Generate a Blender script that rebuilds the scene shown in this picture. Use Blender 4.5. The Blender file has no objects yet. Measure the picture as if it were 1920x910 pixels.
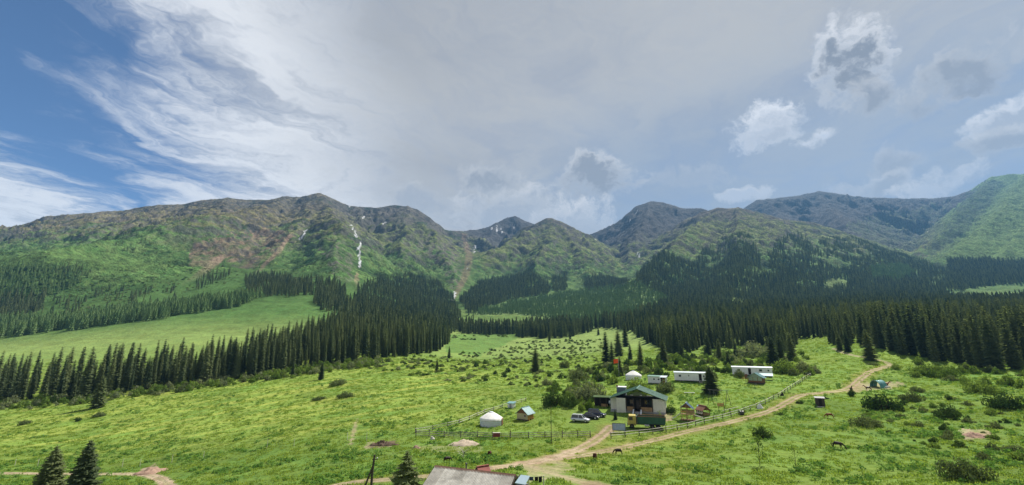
import bpy, bmesh, math, random
import numpy as np
from mathutils import Vector, Matrix

SC = bpy.context.scene
COL = SC.collection
R = math.radians

# ------------------------------------------------------------------ camera
F_PX = 800.0                 # focal length in pixels of the 1920-wide photograph
HY = 640.0                   # image row of eye level
TILT = math.atan((HY - 455.0) / F_PX)
cam_d = bpy.data.cameras.new('camera')
cam_d.sensor_width = 36.0
cam_d.lens = 36.0 * F_PX / 1920.0
cam_d.clip_start = 0.5
cam_d.clip_end = 60000.0
cam = bpy.data.objects.new('camera', cam_d)
COL.objects.link(cam)
cam.location = (0, 0, 0)
cam.rotation_euler = (math.pi / 2 + TILT, 0, 0)
SC.camera = cam

# ------------------------------------------------------------------ light and exposure
SUN_EL = R(51.0)
SUN_AZ = R(43.0)             # to the right of straight ahead (+Y)
sun_dir = Vector((math.sin(SUN_AZ) * math.cos(SUN_EL), math.cos(SUN_AZ) * math.cos(SUN_EL), math.sin(SUN_EL)))
sun_d = bpy.data.lights.new('sun', 'SUN')
sun_d.energy = 5.0
sun_d.angle = R(0.55)
sun_d.color = (1.0, 0.95, 0.86)
sun = bpy.data.objects.new('sun', sun_d)
COL.objects.link(sun)
sun.rotation_euler = (-sun_dir).to_track_quat('-Z', 'Y').to_euler()
SC.view_settings.view_transform = 'Standard'
SC.view_settings.look = 'None'
SC.view_settings.gamma = 1.0
SC.view_settings.use_curve_mapping = False
SC.view_settings.exposure = 0.62
SC.cycles.max_bounces = 9
SC.cycles.diffuse_bounces = 6
SC.cycles.glossy_bounces = 2
SC.cycles.transmission_bounces = 3
SC.cycles.transparent_max_bounces = 6
SC.cycles.volume_bounces = 0
SC.cycles.use_denoising = True

# ------------------------------------------------------------------ sky
def pixdir(px, py):
    """world direction of a point of the photograph"""
    dn = py - 455.0
    v = Vector((px - 960.0, F_PX * math.cos(TILT) + dn * math.sin(TILT), F_PX * math.sin(TILT) - dn * math.cos(TILT)))
    return v

W = bpy.data.worlds.new('World')
SC.world = W
W.use_nodes = True
W.cycles.sampling_method = 'NONE'     # smooth sky without a disc: plain sampling is enough

class NT:
    """short-hand for building node trees"""
    def __init__(self, tree):
        self.t = tree
        self.n = tree.nodes
        self.l = tree.links
    def new(self, typ, **kw):
        nd = self.n.new(typ)
        for k, v in kw.items():
            setattr(nd, k, v)
        return nd
    def put(self, sock, v):
        if v is None:
            return
        if hasattr(v, 'is_linked') or isinstance(v, bpy.types.NodeSocket):
            self.l.new(v, sock)
        else:
            sock.default_value = v
    def m(self, op, a, b=None, c=None, clamp=False):
        nd = self.new('ShaderNodeMath', operation=op, use_clamp=clamp)
        for i, v in enumerate((a, b, c)):
            self.put(nd.inputs[i], v)
        return nd.outputs[0]
    def vm(self, op, a, b=None, s=None):
        nd = self.new('ShaderNodeVectorMath', operation=op)
        self.put(nd.inputs[0], a)
        if b is not None:
            self.put(nd.inputs[1], b)
        if s is not None:
            self.put(nd.inputs['Scale'], s)
        return nd.outputs['Value'] if op in ('DOT_PRODUCT', 'LENGTH', 'DISTANCE') else nd.outputs['Vector']
    def noise(self, vec, scale, detail=6, rough=0.55, dist=0.0, lac=2.0, color=False):
        nd = self.new('ShaderNodeTexNoise')
        if vec is not None:
            self.l.new(vec, nd.inputs['Vector'])
        nd.inputs['Scale'].default_value = scale
        nd.inputs['Detail'].default_value = detail
        nd.inputs['Roughness'].default_value = rough
        nd.inputs['Lacunarity'].default_value = lac
        nd.inputs['Distortion'].default_value = dist
        return nd.outputs['Color'] if color else nd.outputs['Fac']
    def smooth(self, v, lo, hi, a=0.0, b=1.0):
        nd = self.new('ShaderNodeMapRange', interpolation_type='SMOOTHSTEP')
        self.put(nd.inputs['Value'], v)
        nd.inputs['From Min'].default_value = lo
        nd.inputs['From Max'].default_value = hi
        nd.inputs['To Min'].default_value = a
        nd.inputs['To Max'].default_value = b
        return nd.outputs['Result']
    def lin(self, v, lo, hi, a=0.0, b=1.0):
        nd = self.new('ShaderNodeMapRange')
        self.put(nd.inputs['Value'], v)
        nd.inputs['From Min'].default_value = lo
        nd.inputs['From Max'].default_value = hi
        nd.inputs['To Min'].default_value = a
        nd.inputs['To Max'].default_value = b
        return nd.outputs['Result']
    def mix(self, fac, a, b, blend='MIX'):
        nd = self.new('ShaderNodeMix', data_type='RGBA', blend_type=blend)
        self.put(nd.inputs[0], fac)
        for s, v in ((nd.inputs[6], a), (nd.inputs[7], b)):
            if isinstance(v, (tuple, list)):
                s.default_value = tuple(v) if len(v) == 4 else (*v, 1.0)
            else:
                self.put(s, v)
        return nd.outputs[2]
    def comb(self, x, y, z=0.0):
        nd = self.new('ShaderNodeCombineXYZ')
        for i, v in enumerate((x, y, z)):
            self.put(nd.inputs[i], v)
        return nd.outputs[0]
    def sep(self, v):
        nd = self.new('ShaderNodeSeparateXYZ')
        self.l.new(v, nd.inputs[0])
        return nd.outputs

def build_sky():
    t = NT(W.node_tree)
    t.n.clear()
    out = t.new('ShaderNodeOutputWorld')
    bg = t.new('ShaderNodeBackground')
    t.l.new(bg.outputs[0], out.inputs[0])
    sky = t.new('ShaderNodeTexSky', sky_type='NISHITA')
    sky.sun_disc = False
    sky.sun_elevation = SUN_EL
    sky.sun_rotation = SUN_AZ
    sky.altitude = 2600
    sky.air_density = 1.0
    sky.dust_density = 0.0
    sky.ozone_density = 6.0
    bg.inputs['Strength'].default_value = 0.072
    K = 1.0 / 0.072
    d = t.new('ShaderNodeTexCoord').outputs['Generated']
    sx, sy, sz = t.sep(d)
    # layer of thin high cloud, on a plane far overhead: streaks run away from the viewer
    zc = t.m('MAXIMUM', sz, 0.03)
    u = t.m('DIVIDE', sx, zc)
    v = t.m('DIVIDE', sy, zc)
    ca, sa = math.cos(R(14)), math.sin(R(14))
    ur = t.m('SUBTRACT', t.m('MULTIPLY', u, ca), t.m('MULTIPLY', v, sa))     # across the streaks
    vr = t.m('ADD', t.m('MULTIPLY', u, sa), t.m('MULTIPLY', v, ca))          # along them
    warp = t.noise(t.comb(ur, vr, 3.1), 1.1, 5, 0.6, color=True)
    wx, wy, wz = t.sep(warp)
    uw = t.m('ADD', ur, t.m('MULTIPLY', t.m('SUBTRACT', wx, 0.5), 1.3))
    vw = t.m('ADD', vr, t.m('MULTIPLY', t.m('SUBTRACT', wy, 0.5), 1.3))
    streak = t.noise(t.comb(t.m('MULTIPLY', uw, 1.7), t.m('MULTIPLY', vw, 0.75), 0.0), 1.0, 8, 0.62)
    fine = t.noise(t.comb(t.m('MULTIPLY', uw, 5.0), t.m('MULTIPLY', vw, 2.0), 5.0), 1.0, 7, 0.65)
    big = t.noise(t.comb(t.m('MULTIPLY', ur, 0.5), t.m('MULTIPLY', vr, 0.42), 9.0), 1.0, 4, 0.5)
    # the edge of the cloud sheet: clear air to the left of it (a wide gap in the sheet, not a spot)
    az = t.m('ARCTAN2', sx, sy)                                              # bearing, 0 straight ahead
    el = t.m('ARCSINE', sz)
    edge = t.m('ADD', az, t.m('MULTIPLY', t.m('SUBTRACT', streak, 0.5), 0.62))
    edge = t.m('ADD', edge, t.m('MULTIPLY', t.m('SUBTRACT', fine, 0.5), 0.26))
    edge = t.m('ADD', edge, t.m('MULTIPLY', t.m('SUBTRACT', el, 0.30), 0.42))
    sheet = t.m('MULTIPLY', t.smooth(edge, -0.82, -0.60), t.smooth(edge, -0.80, -0.42, 0.66, 1.0))
    # a second bank of cirrus low on the left
    bank = t.m('SUBTRACT', t.m('ADD', 0.292, t.m('MULTIPLY', t.m('ADD', az, 0.90), -0.30)), el)
    bank = t.m('ADD', bank, t.m('MULTIPLY', t.m('SUBTRACT', fine, 0.5), 0.16))
    bank = t.m('ADD', bank, t.m('MULTIPLY', t.m('SUBTRACT', streak, 0.5), 0.14))
    bank = t.m('MULTIPLY', t.smooth(bank, -0.015, 0.085), t.smooth(az, -0.56, -0.66, 0.0, 0.95))
    wisps = t.m('MULTIPLY', t.smooth(t.m('ADD', t.m('MULTIPLY', streak, 0.6), t.m('MULTIPLY', fine, 0.4)), 0.60, 0.88), 0.18)
    cover = t.m('MAXIMUM', t.m('MAXIMUM', sheet, bank), wisps)
    thick = t.m('ADD', t.m('MULTIPLY', streak, 0.55), t.m('MULTIPLY', fine, 0.45))
    dens = t.m('MULTIPLY', cover, t.lin(thick, 0.32, 0.55, 0.80, 0.98), clamp=True)
    # brightness of the sheet: slightly darker and bluer where it is thick or low
    tone = t.m('ADD', t.m('MULTIPLY', big, 0.72), t.m('MULTIPLY', thick, 0.28))
    ccol = t.mix(t.smooth(tone, 0.36, 0.60), (0.212, 0.220, 0.242), (0.325, 0.322, 0.318))
    # the thin outer part of the sheet is whiter
    ccol = t.mix(t.m('MULTIPLY', t.smooth(edge, -0.05, -0.55), t.smooth(thick, 0.38, 0.56, 0.35, 1.0)), ccol, (0.560, 0.565, 0.575))
    # bluish thinner area above the saddle
    thin = t.m('MULTIPLY', t.smooth(az, -0.10, 0.30), t.smooth(el, 0.62, 0.34))
    ccol = t.mix(t.m('MULTIPLY', thin, 0.70), ccol, (0.205, 0.250, 0.325))
    base = t.mix(dens, sky.outputs[0], t.vm('SCALE', ccol, s=K))
    # heaps of cumulus drifting below the sheet, lit from behind: thin bright edges, grey thick middles
    wv = t.noise(d, 8.0, 6, 0.6, color=True)
    dw = t.vm('ADD', d, t.vm('SCALE', t.vm('SUBTRACT', wv, (0.5, 0.5, 0.5)), s=0.13))
    n1 = t.noise(dw, 15.0, 8, 0.58)
    n2 = t.noise(t.vm('ADD', dw, (3.1, 1.7, 0.4)), 48.0, 6, 0.65)
    fluff = t.m('ADD', t.m('MULTIPLY', t.m('SUBTRACT', n1, 0.5), 3.8), t.m('MULTIPLY', t.m('SUBTRACT', n2, 0.5), 1.5))
    glint = t.smooth(t.m('ADD', t.m('MULTIPLY', n1, 0.5), t.m('MULTIPLY', n2, 0.5)), 0.42, 0.60)
    heaps = [  # px, py, half-width px, half-height px, rim, core, opacity
        (1580, 125, 62, 76, 0.540, 0.185, 1), (1620, 190, 40, 34, 0.378, 0.207, 0.9), (1438, 230, 52, 36, 0.630, 0.326, 1),
        (1525, 257, 42, 17, 0.540, 0.414, 0.85), (1815, 125, 76, 40, 0.378, 0.211, 0.85), (1735, 195, 44, 30, 0.360, 0.229, 0.6),
        (1885, 215, 62, 30, 0.576, 0.299, 0.9), (1885, 265, 66, 34, 0.396, 0.238, 0.8), (1690, 296, 44, 26, 0.378, 0.238, 0.6),
        (1115, 332, 74, 38, 0.432, 0.207, 0.9), (925, 338, 56, 26, 0.396, 0.220, 0.8), (975, 395, 120, 46, 0.450, 0.282, 0.8),
        (1075, 410, 72, 36, 0.486, 0.299, 0.85), (1385, 360, 34, 14, 0.504, 0.387, 0.65),
        (1640, 348, 60, 28, 0.432, 0.255, 0.6), (800, 380, 52, 24, 0.396, 0.273, 0.7), (1775, 347, 66, 20, 0.495, 0.352, 0.7),
        (1290, 332, 60, 20, 0.378, 0.290, 0.4)]
    col = base
    for (px, py, hw, hh, rim, core, op) in heaps:
        c = pixdir(px, py)
        L = c.length
        c = c.normalized()
        ex = Vector((c.y, -c.x, 0)).normalized()
        ey = ex.cross(c)
        off = t.vm('SUBTRACT', dw, tuple(c))
        a = t.m('MULTIPLY', t.vm('DOT_PRODUCT', off, tuple(ex)), L / hw)
        b = t.m('MULTIPLY', t.vm('DOT_PRODUCT', off, tuple(ey)), L / hh)
        q = t.m('ADD', t.m('MULTIPLY', a, a), t.m('MULTIPLY', b, b))
        front = t.smooth(t.vm('DOT_PRODUCT', d, tuple(c)), 0.5, 0.7)
        dn = t.m('ADD', t.m('SUBTRACT', 0.95, t.m('MULTIPLY', q, 0.8)), t.m('MULTIPLY', fluff, t.smooth(q, 3.2, 1.6)))
        al = t.m('MULTIPLY', t.smooth(dn, -0.35, 0.95), front)
        al = t.m('MULTIPLY', al, op)
        body = t.m('SUBTRACT', dn, t.m('MULTIPLY', b, 0.30))
        lit = t.mix(glint, (rim * .78, rim * .80, rim * .84), (rim, rim, rim * 1.02))
        cc = t.mix(t.smooth(body, 0.05, 1.10), lit, (core * 0.93, core * 1.0, core * 1.14))
        col = t.mix(al, col, t.vm('SCALE', cc, s=K))
    t.l.new(col, bg.inputs['Color'])

build_sky()
# ------------------------------------------------------------------ terrain
RNG = np.random.RandomState(7)

def _hash(ix, iy, seed):
    h = (ix.astype(np.int64) * 374761393 + iy.astype(np.int64) * 668265263 + seed * 974634777) & 0xffffffff
    h = ((h ^ (h >> 13)) * 1274126177) & 0xffffffff
    return (h ^ (h >> 16)) & 0xffffffff

def perlin(x, y, seed=0):
    x = np.asarray(x, float); y = np.asarray(y, float)
    x0 = np.floor(x); y0 = np.floor(y)
    fx = x - x0; fy = y - y0
    u = fx * fx * fx * (fx * (fx * 6 - 15) + 10)
    v = fy * fy * fy * (fy * (fy * 6 - 15) + 10)
    def g(ix, iy, dx, dy):
        a = _hash(ix, iy, seed) * (2 * math.pi / 4294967296.0)
        return np.cos(a) * dx + np.sin(a) * dy
    n00 = g(x0, y0, fx, fy); n10 = g(x0 + 1, y0, fx - 1, fy)
    n01 = g(x0, y0 + 1, fx, fy - 1); n11 = g(x0 + 1, y0 + 1, fx - 1, fy - 1)
    a = n00 + u * (n10 - n00); b = n01 + u * (n11 - n01)
    return (a + v * (b - a)) * 1.5

def fbm(x, y, scale, octs=4, gain=0.5, seed=0):
    s = 0; amp = 1.0; f = 1.0 / scale
    for i in range(octs):
        s = s + amp * perlin(x * f, y * f, seed + i * 17)
        amp *= gain; f *= 2.03
    return s

def ridged(x, y, scale, octs=4, gain=0.5, seed=0):
    s = 0; amp = 1.0; f = 1.0 / scale; tot = 0
    for i in range(octs):
        s = s + amp * (1 - np.abs(perlin(x * f, y * f, seed + i * 17)) * 1.6)
        tot += amp; amp *= gain; f *= 2.07
    return s / tot - 0.5

def sst(x, lo, hi):
    t = np.clip((x - lo) / (hi - lo), 0, 1)
    return t * t * (3 - 2 * t)

CT, ST = math.cos(TILT), math.sin(TILT)
def pix_ae(px, py):
    """pixel of the photograph -> tangent of bearing, slope of the sight line (per metre of depth Y)"""
    dn = np.asarray(py, float) - 455.0
    yv = F_PX * CT + dn * ST
    zv = F_PX * ST - dn * CT
    return (np.asarray(px, float) - 960.0) / yv, zv / yv
def ae_pix(a, e):
    """inverse of pix_ae"""
    # zv/yv = e -> dn
    dn = F_PX * (ST - e * CT) / (CT + e * ST)
    yv = F_PX * CT + dn * ST
    return a * yv + 960.0, dn + 455.0
def P3(px, py, D):
    a, e = pix_ae(px, py)
    return (float(a * D), float(D), float(e * D))

# valley floor and lower slopes: (column, row, depth) of points read off the photograph
CTRL = [
 (0,912,82),(200,912,80),(450,912,70),(700,912,58),(900,912,51),(1100,912,52),(1300,912,57),(1500,912,58),(1700,912,56),(1920,912,54),
 (0,885,97),(280,885,95),(500,870,86),(800,870,72),(1000,870,70),(1116,857,80),(1160,848,84),(1400,860,73),(1572,842,78),(1750,850,72),(1920,850,68),
 (0,810,150),(200,820,135),(400,800,137),(600,800,120),(715,834,96),(870,835,92),(800,812,107),(921,798,112),(1034,815,102),(1145,818,99),(1250,812,101),(1430,822,90),(1545,790,100),(1700,800,92),(1900,800,85),
 (0,770,185),(150,775,172),(400,745,183),(600,750,162),(800,760,144),(960,767,130),(1090,790,112),(1195,776,119),(1300,778,116),(1400,768,119),(1500,740,132),(1600,735,130),(1660,762,116),(1800,750,112),(1920,760,100),
 (0,755,200),(100,744,205),(250,735,205),(400,716,214),(550,705,220),(700,676,268),(800,680,250),(900,710,198),(1005,698,224),(1100,720,175),(1188,711,165),(1230,721,152),(1295,718,152),(1418,708,160),(1520,703,165),(1650,722,141),(1800,700,150),(1920,715,130),
 (842,673,330),(900,655,400),(970,628,560),(1060,638,500),(1135,682,245),(1250,670,262),(1400,660,265),(1480,672,215),(1560,656,215),(1632,676,180),(1780,690,168),(1920,702,148),
 (1700,608,400),(1850,604,400),(1930,600,400),(1800,646,235),(1920,650,235),(1750,580,640),(1920,572,600),(1850,552,950),(1930,546,950),(2200,620,300),(2200,710,120),(2200,575,560),
 (0,735,240),(150,728,243),(300,712,250),(400,700,262),(0,700,300),(0,668,360),(0,642,480),(300,650,370),(300,602,520),(450,612,480),(450,572,600),(580,555,650),(600,580,580),(600,630,400),(750,630,420),(-300,700,300),(-300,670,480),(-300,800,160),(-300,900,90),
 (0,600,600),(0,560,780),(0,490,1100),(180,500,1050),(170,560,780),(300,530,850),(430,545,750),(520,520,880),(620,545,800),(680,570,760),(760,590,720),(850,600,760),
 (900,602,820),(1020,600,820),(870,625,620),(1000,632,530),(1000,585,900),(1100,560,1100),(1200,535,1400),(860,560,1150),(760,560,950),
 (1300,600,560),(1300,562,1000),(1450,570,900),(1450,640,330),(1600,568,800),(1600,620,330),(1350,625,400),(1200,610,560),(1190,533,1450),(1300,545,1250),(1450,555,1150),(1600,545,1150),(1750,530,1150),
 (1850,508,1350),(1930,500,1350),(1735,485,1900),(1735,470,2400),(2200,520,1200),
 (890,470,2000),(960,545,1350),(1180,515,1900),(-300,560,900),(-300,520,1200)]
GUARD = [(-1.6,6000,.05),(-.8,6000,.05),(0,6000,.05),(.8,6000,.06),(1.6,6000,.06),(-.9,2500,.10),(-.4,2800,.10),(.1,3000,.12),(.5,3200,.10),(1.2,2600,.14),
         (-1.6,40,-.33),(-.8,40,-.36),(0,40,-.36),(.8,40,-.34),(1.6,40,-.33),(-1.5,15,-.42),(0,15,-.45),(1.5,15,-.42),(-1.5,5,-.6),(0,5,-.6),(1.5,5,-.6)]

def _tps(r2):
    return 0.5 * r2 * np.log(r2 + 1e-9)
_ca, _ce = pix_ae([c[0] for c in CTRL], [c[1] for c in CTRL])
_px = np.concatenate([_ca, [g[0] for g in GUARD]]) * 1.6
_py = np.log(np.concatenate([[c[2] for c in CTRL], [g[1] for g in GUARD]]))
_pv = np.concatenate([_ce, [g[2] for g in GUARD]])
_n = len(_px)
_A = np.zeros((_n + 3, _n + 3))
_A[:_n, :_n] = _tps((_px[:, None] - _px[None]) ** 2 + (_py[:, None] - _py[None]) ** 2) + np.eye(_n) * 0.02
_A[:_n, _n] = 1; _A[:_n, _n + 1] = _px; _A[:_n, _n + 2] = _py
_A[_n:, :_n] = _A[:_n, _n:].T
_wts = np.linalg.solve(_A, np.concatenate([_pv, [0, 0, 0]]))
def base_e(a, D):
    x = a * 1.6; y = np.log(D)
    s = _wts[_n] + _wts[_n + 1] * x + _wts[_n + 2] * y
    for i in range(_n):
        s = s + _wts[i] * _tps((x - _px[i]) ** 2 + (y - _py[i]) ** 2)
    return s

# mountain ridges: crest lines through points of the skyline, spurs that come down from them
DEBUG = False
RIDGES = []   # (points N x 3, side slope, gully strength)
def crest(pts, slope, gul=1.0):
    RIDGES.append((np.array([P3(*p) for p in pts]), slope, gul))
def spur(start, path, s, slope, gul=0.7, smin=0.06):
    pts = [P3(*start)]
    for (px, py) in path:
        a, e = pix_ae(px, py)
        X0, D0, z0 = pts[-1]
        D = (s * D0 - z0) / (s - float(e)) if s > e else D0 - 60
        D = min(max(D, D0 * 0.55), D0 - 15)
        pts.append((float(a) * D, D, float(e) * D))
    RIDGES.append((np.array(pts), slope, gul))
    if DEBUG: print('SPUR', start, [int(p[1]) for p in pts], [int(p[2]) for p in pts])

crest([(-420,560,1500),(-260,520,1600),(-120,470,1720),(0,431,1800),(80,414,1860),(200,398,1960),(300,384,2060),(335,387,2100),(400,375,2200),(430,372,2230),(500,374,2280),(545,369,2320),(590,371,2330),(606,367,2320),(625,374,2330),(660,387,2350),(700,389,2370),(740,386,2380),(765,388,2380),(800,406,2400),(835,430,2430),(870,434,2550)], 0.60)
crest([(870,434,2600),(895,431,2700),(930,418,2800),(955,407,2900),(966,405,2900),(985,414,2920),(1010,424,2950),(1060,440,3000)], 0.75)
crest([(985,427,2320),(1006,421,2280),(1028,411,2250),(1040,411,2250),(1060,420,2250),(1085,433,2270),(1104,443,2320)], 0.78)
crest([(1085,446,2900),(1110,438,2850),(1150,421,2800),(1200,385,2750),(1222,378,2740),(1240,379,2740),(1262,386,2740),(1285,390,2720),(1305,391,2650),(1325,395,2550),(1350,402,2400)], 0.78)
crest([(1320,396,2150),(1350,392,2100),(1385,391,2080),(1420,400,2050),(1470,411,2000),(1520,421,1950),(1560,432,1900),(1600,443,1850),(1650,462,1780),(1700,478,1700),(1760,497,1600),(1800,513,1520),(1830,532,1430)], 0.66)
crest([(1370,405,3300),(1398,388,3300),(1420,375,3300),(1460,371,3320),(1500,366,3350),(1532,360,3350),(1560,362,3330),(1600,367,3300),(1650,370,3250),(1700,372,3200),(1750,371,3150),(1790,367,3050),(1815,358,2950)], 0.62)
crest([(1815,358,3150),(1835,345,3100),(1860,332,3050),(1890,326,2950),(1925,326,2850),(2000,316,2900),(2150,310,2900),(2400,330,2900)], 0.74)
NCREST = len(RIDGES)
# spurs
spur((545,369,2320), [(480,392),(400,410),(300,432),(200,455),(110,478)], 0.42, 0.50)
spur((335,387,2100), [(300,405),(240,425),(150,450),(60,470)], 0.42, 0.48)
spur((606,367,2320), [(570,405),(548,432),(525,462),(500,500),(470,530)], 0.48, 0.62)
spur((606,367,2320), [(625,415),(640,450),(630,490),(605,530),(590,552)], 0.46, 0.62)
spur((765,388,2380), [(770,430),(755,465),(735,500),(715,535),(700,560)], 0.50, 0.66)
spur((780,395,2390), [(815,440),(835,480),(840,520),(835,555)], 0.52, 0.70)
spur((200,398,1960), [(160,430),(110,455),(60,480)], 0.42, 0.45)
spur((430,372,2230), [(420,395),(390,415)], 0.42, 0.5)
spur((1028,411,2250), [(960,448),(918,472),(890,500),(872,535)], 0.55, 0.72)
spur((1034,411,2250), [(1030,455),(1012,495),(990,535)], 0.52, 0.70)
spur((1050,415,2250), [(1085,465),(1105,505),(1118,535)], 0.54, 0.70)
spur((1085,433,2270), [(1130,468),(1160,495),(1185,525)], 0.55, 0.72)
spur((1222,378,2740), [(1195,425),(1190,465),(1185,495)], 0.62, 0.75)
spur((1262,386,2740), [(1245,430),(1225,470),(1205,500)], 0.60, 0.72)
spur((1350,392,2100), [(1300,425),(1262,460),(1230,500),(1212,530)], 0.50, 0.66)
spur((1385,391,2080), [(1392,440),(1382,490),(1372,530),(1365,555)], 0.48, 0.62)
spur((1420,400,2050), [(1450,440),(1455,490),(1440,535)], 0.48, 0.62)
spur((1500,417,1970), [(1525,455),(1530,500),(1515,540)], 0.47, 0.62)
spur((1580,438,1880), [(1610,475),(1612,510),(1600,545)], 0.45, 0.6)
spur((1680,471,1740), [(1690,500),(1680,530)], 0.42, 0.55)
spur((1532,360,3350), [(1560,400),(1600,440),(1640,465)], 0.55, 0.66)
spur((1440,373,3310), [(1470,410),(1500,430)], 0.55, 0.66)
spur((1860,332,3050), [(1828,372),(1790,412),(1760,445),(1740,470)], 0.62, 0.74)
spur((1925,326,2850), [(1885,380),(1850,425),(1800,462),(1765,485)], 0.62, 0.70)
spur((2000,316,2900), [(1960,380),(1925,430),(1890,470),(1850,495)], 0.63, 0.70)
spur((2150,310,2900), [(2060,390),(2010,450),(1970,490)], 0.62, 0.70)
spur((930,418,2800), [(915,440),(900,462)], 0.6, 0.75)

def ridge_field(X, Y, base):
    """highest of the ridges' flanks over a set of points"""
    wx = X + 26 * fbm(X, Y, 300, 3, 0.5, 50)
    wy = Y + 26 * fbm(X, Y, 300, 3, 0.5, 90)
    wx = wx + 6 * fbm(X, Y, 60, 3, 0.55, 150); wy = wy + 6 * fbm(X, Y, 60, 3, 0.55, 190)
    H = np.full(X.shape, -1e3); win = np.zeros(X.shape, int); hbest = np.full(X.shape, -1e9); dcr = np.full(X.shape, 1e9); gul_ = np.zeros(X.shape)
    for ri, (pts, slope, gul) in enumerate(RIDGES):
        best = np.full(X.shape, 1e9); tt = np.zeros(X.shape); zz = np.zeros(X.shape); acc = 0.0
        for k in range(len(pts) - 1):
            p, q = pts[k], pts[k + 1]
            dx, dy = q[0] - p[0], q[1] - p[1]
            L2 = dx * dx + dy * dy; L = math.sqrt(L2)
            t = np.clip(((wx - p[0]) * dx + (wy - p[1]) * dy) / L2, 0, 1)
            d2 = (wx - p[0] - t * dx) ** 2 + (wy - p[1] - t * dy) ** 2
            m = d2 < best
            best = np.where(m, d2, best); tt = np.where(m, acc + t * L, tt); zz = np.where(m, p[2] + t * (q[2] - p[2]), zz)
            acc += L
        d = np.sqrt(best)
        # gullies that run down the flank
        g = ridged(tt + ri * 1000.0, d * 0.28, 150, 3, 0.55, 300 + ri)
        g2 = ridged(tt + ri * 700.0, d * 0.35, 45, 2, 0.5, 400 + ri)
        h = zz - slope * d * (1 - 0.10 * np.exp(-d / 120)) + gul * (g * 120 * sst(d, 20, 320) + g2 * 30 * sst(d, 8, 120))
        m = h > hbest; win = np.where(m, ri, win); hbest = np.where(m, h, hbest); gul_ = np.where(m, g * 1.0 + g2 * .5, gul_)
        if ri < NCREST: dcr = np.minimum(dcr, d)
        k = 10.0
        H = np.maximum(H, h) + k * np.log1p(np.exp(-np.abs(H - h) / k)) * (H > -900)
    return H, win, dcr, gul_

# polar-like grid: columns of equal bearing tangent, rows of depth
NA = 920
A0, A1 = -1.46, 1.46
ga = np.linspace(A0, A1, NA)
rows = [3.0]
while rows[-1] < 4200:
    D = rows[-1]
    if D < 44: st = 4.0
    elif D < 150: st = 0.68
    elif D < 300: st = 0.68 + (D - 150) / 150 * 1.2
    elif D < 700: st = 1.9 + (D - 300) / 400 * 2.8
    elif D < 1300: st = 4.7 + (D - 700) / 600 * 3.5
    elif D < 3000: st = 8.2 + (D - 1300) / 1700 * 5
    elif D < 3500: st = 14
    else: st = 250
    rows.append(D + st)
gd = np.array(rows)
ND = len(gd)
AA, DD = np.meshgrid(ga, gd)          # [row, col]
XX = AA * DD
# smooth base at low resolution, then refined
ca_ = np.linspace(A0, A1, 150); cl_ = np.linspace(math.log(3.0), math.log(gd[-1]), 200)
_ea, _el = np.meshgrid(ca_, cl_)
_eb = base_e(_ea, np.exp(_el))
def bilerp(grid, fx, fy):
    ix = np.clip(np.floor(fx).astype(int), 0, grid.shape[1] - 2); iy = np.clip(np.floor(fy).astype(int), 0, grid.shape[0] - 2)
    tx = np.clip(fx - ix, 0, 1); ty = np.clip(fy - iy, 0, 1)
    return (grid[iy, ix] * (1 - tx) + grid[iy, ix + 1] * tx) * (1 - ty) + (grid[iy + 1, ix] * (1 - tx) + grid[iy + 1, ix + 1] * tx) * ty
E0 = bilerp(_eb, (AA - A0) / (A1 - A0) * 149, (np.log(DD) - cl_[0]) / (cl_[-1] - cl_[0]) * 199)
ZZ = E0 * DD
# relief of the valley floor
amp = np.interp(DD, [40, 120, 300, 700, 1500, 3000], [.10, .16, .5, 2.0, 9.0, 14.0])
ZZ = ZZ + amp * fbm(XX, DD, 18, 3, 0.5, 3) * 0.55 + amp * fbm(XX, DD, 90, 3, 0.5, 9) * 1.3
r0 = int(np.searchsorted(gd, 560))
HM = np.full(ZZ.shape, -1e3)
WIN = np.zeros(ZZ.shape, int); DCR = np.full(ZZ.shape, 1e9)
GULLY = np.zeros(ZZ.shape)
HM[r0:], WIN[r0:], DCR[r0:], GULLY[r0:] = ridge_field(XX[r0:], DD[r0:], ZZ[r0:])
HM[r0:] += (fbm(XX[r0:], DD[r0:], 34, 4, 0.6, 33) * 6 + ridged(XX[r0:], DD[r0:], 110, 4, 0.55, 44) * 20 + ridged(XX[r0:], DD[r0:], 42, 3, 0.6, 47) * 9) * sst(DD[r0:], 700, 1200) * (0.12 + 0.88 * sst(DCR[r0:], 10, 160))
km = 18.0
_bl = np.maximum(ZZ, HM) + km * np.log1p(np.exp(-np.abs(ZZ - HM) / km))
MT = sst(HM - ZZ, -10, 40) * sst(DD, 560, 720)            # 1 on the mountains, 0 on the valley floor
ZZ = np.where(HM > -500, ZZ + (_bl - ZZ) * sst(DD, 560, 760), ZZ)

EE = ZZ / DD
RUN = np.maximum.accumulate(EE, axis=0)                    # what is seen from the viewpoint
VIS = EE >= RUN - 1e-9
PXX, PYY = ae_pix(AA, EE)

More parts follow.
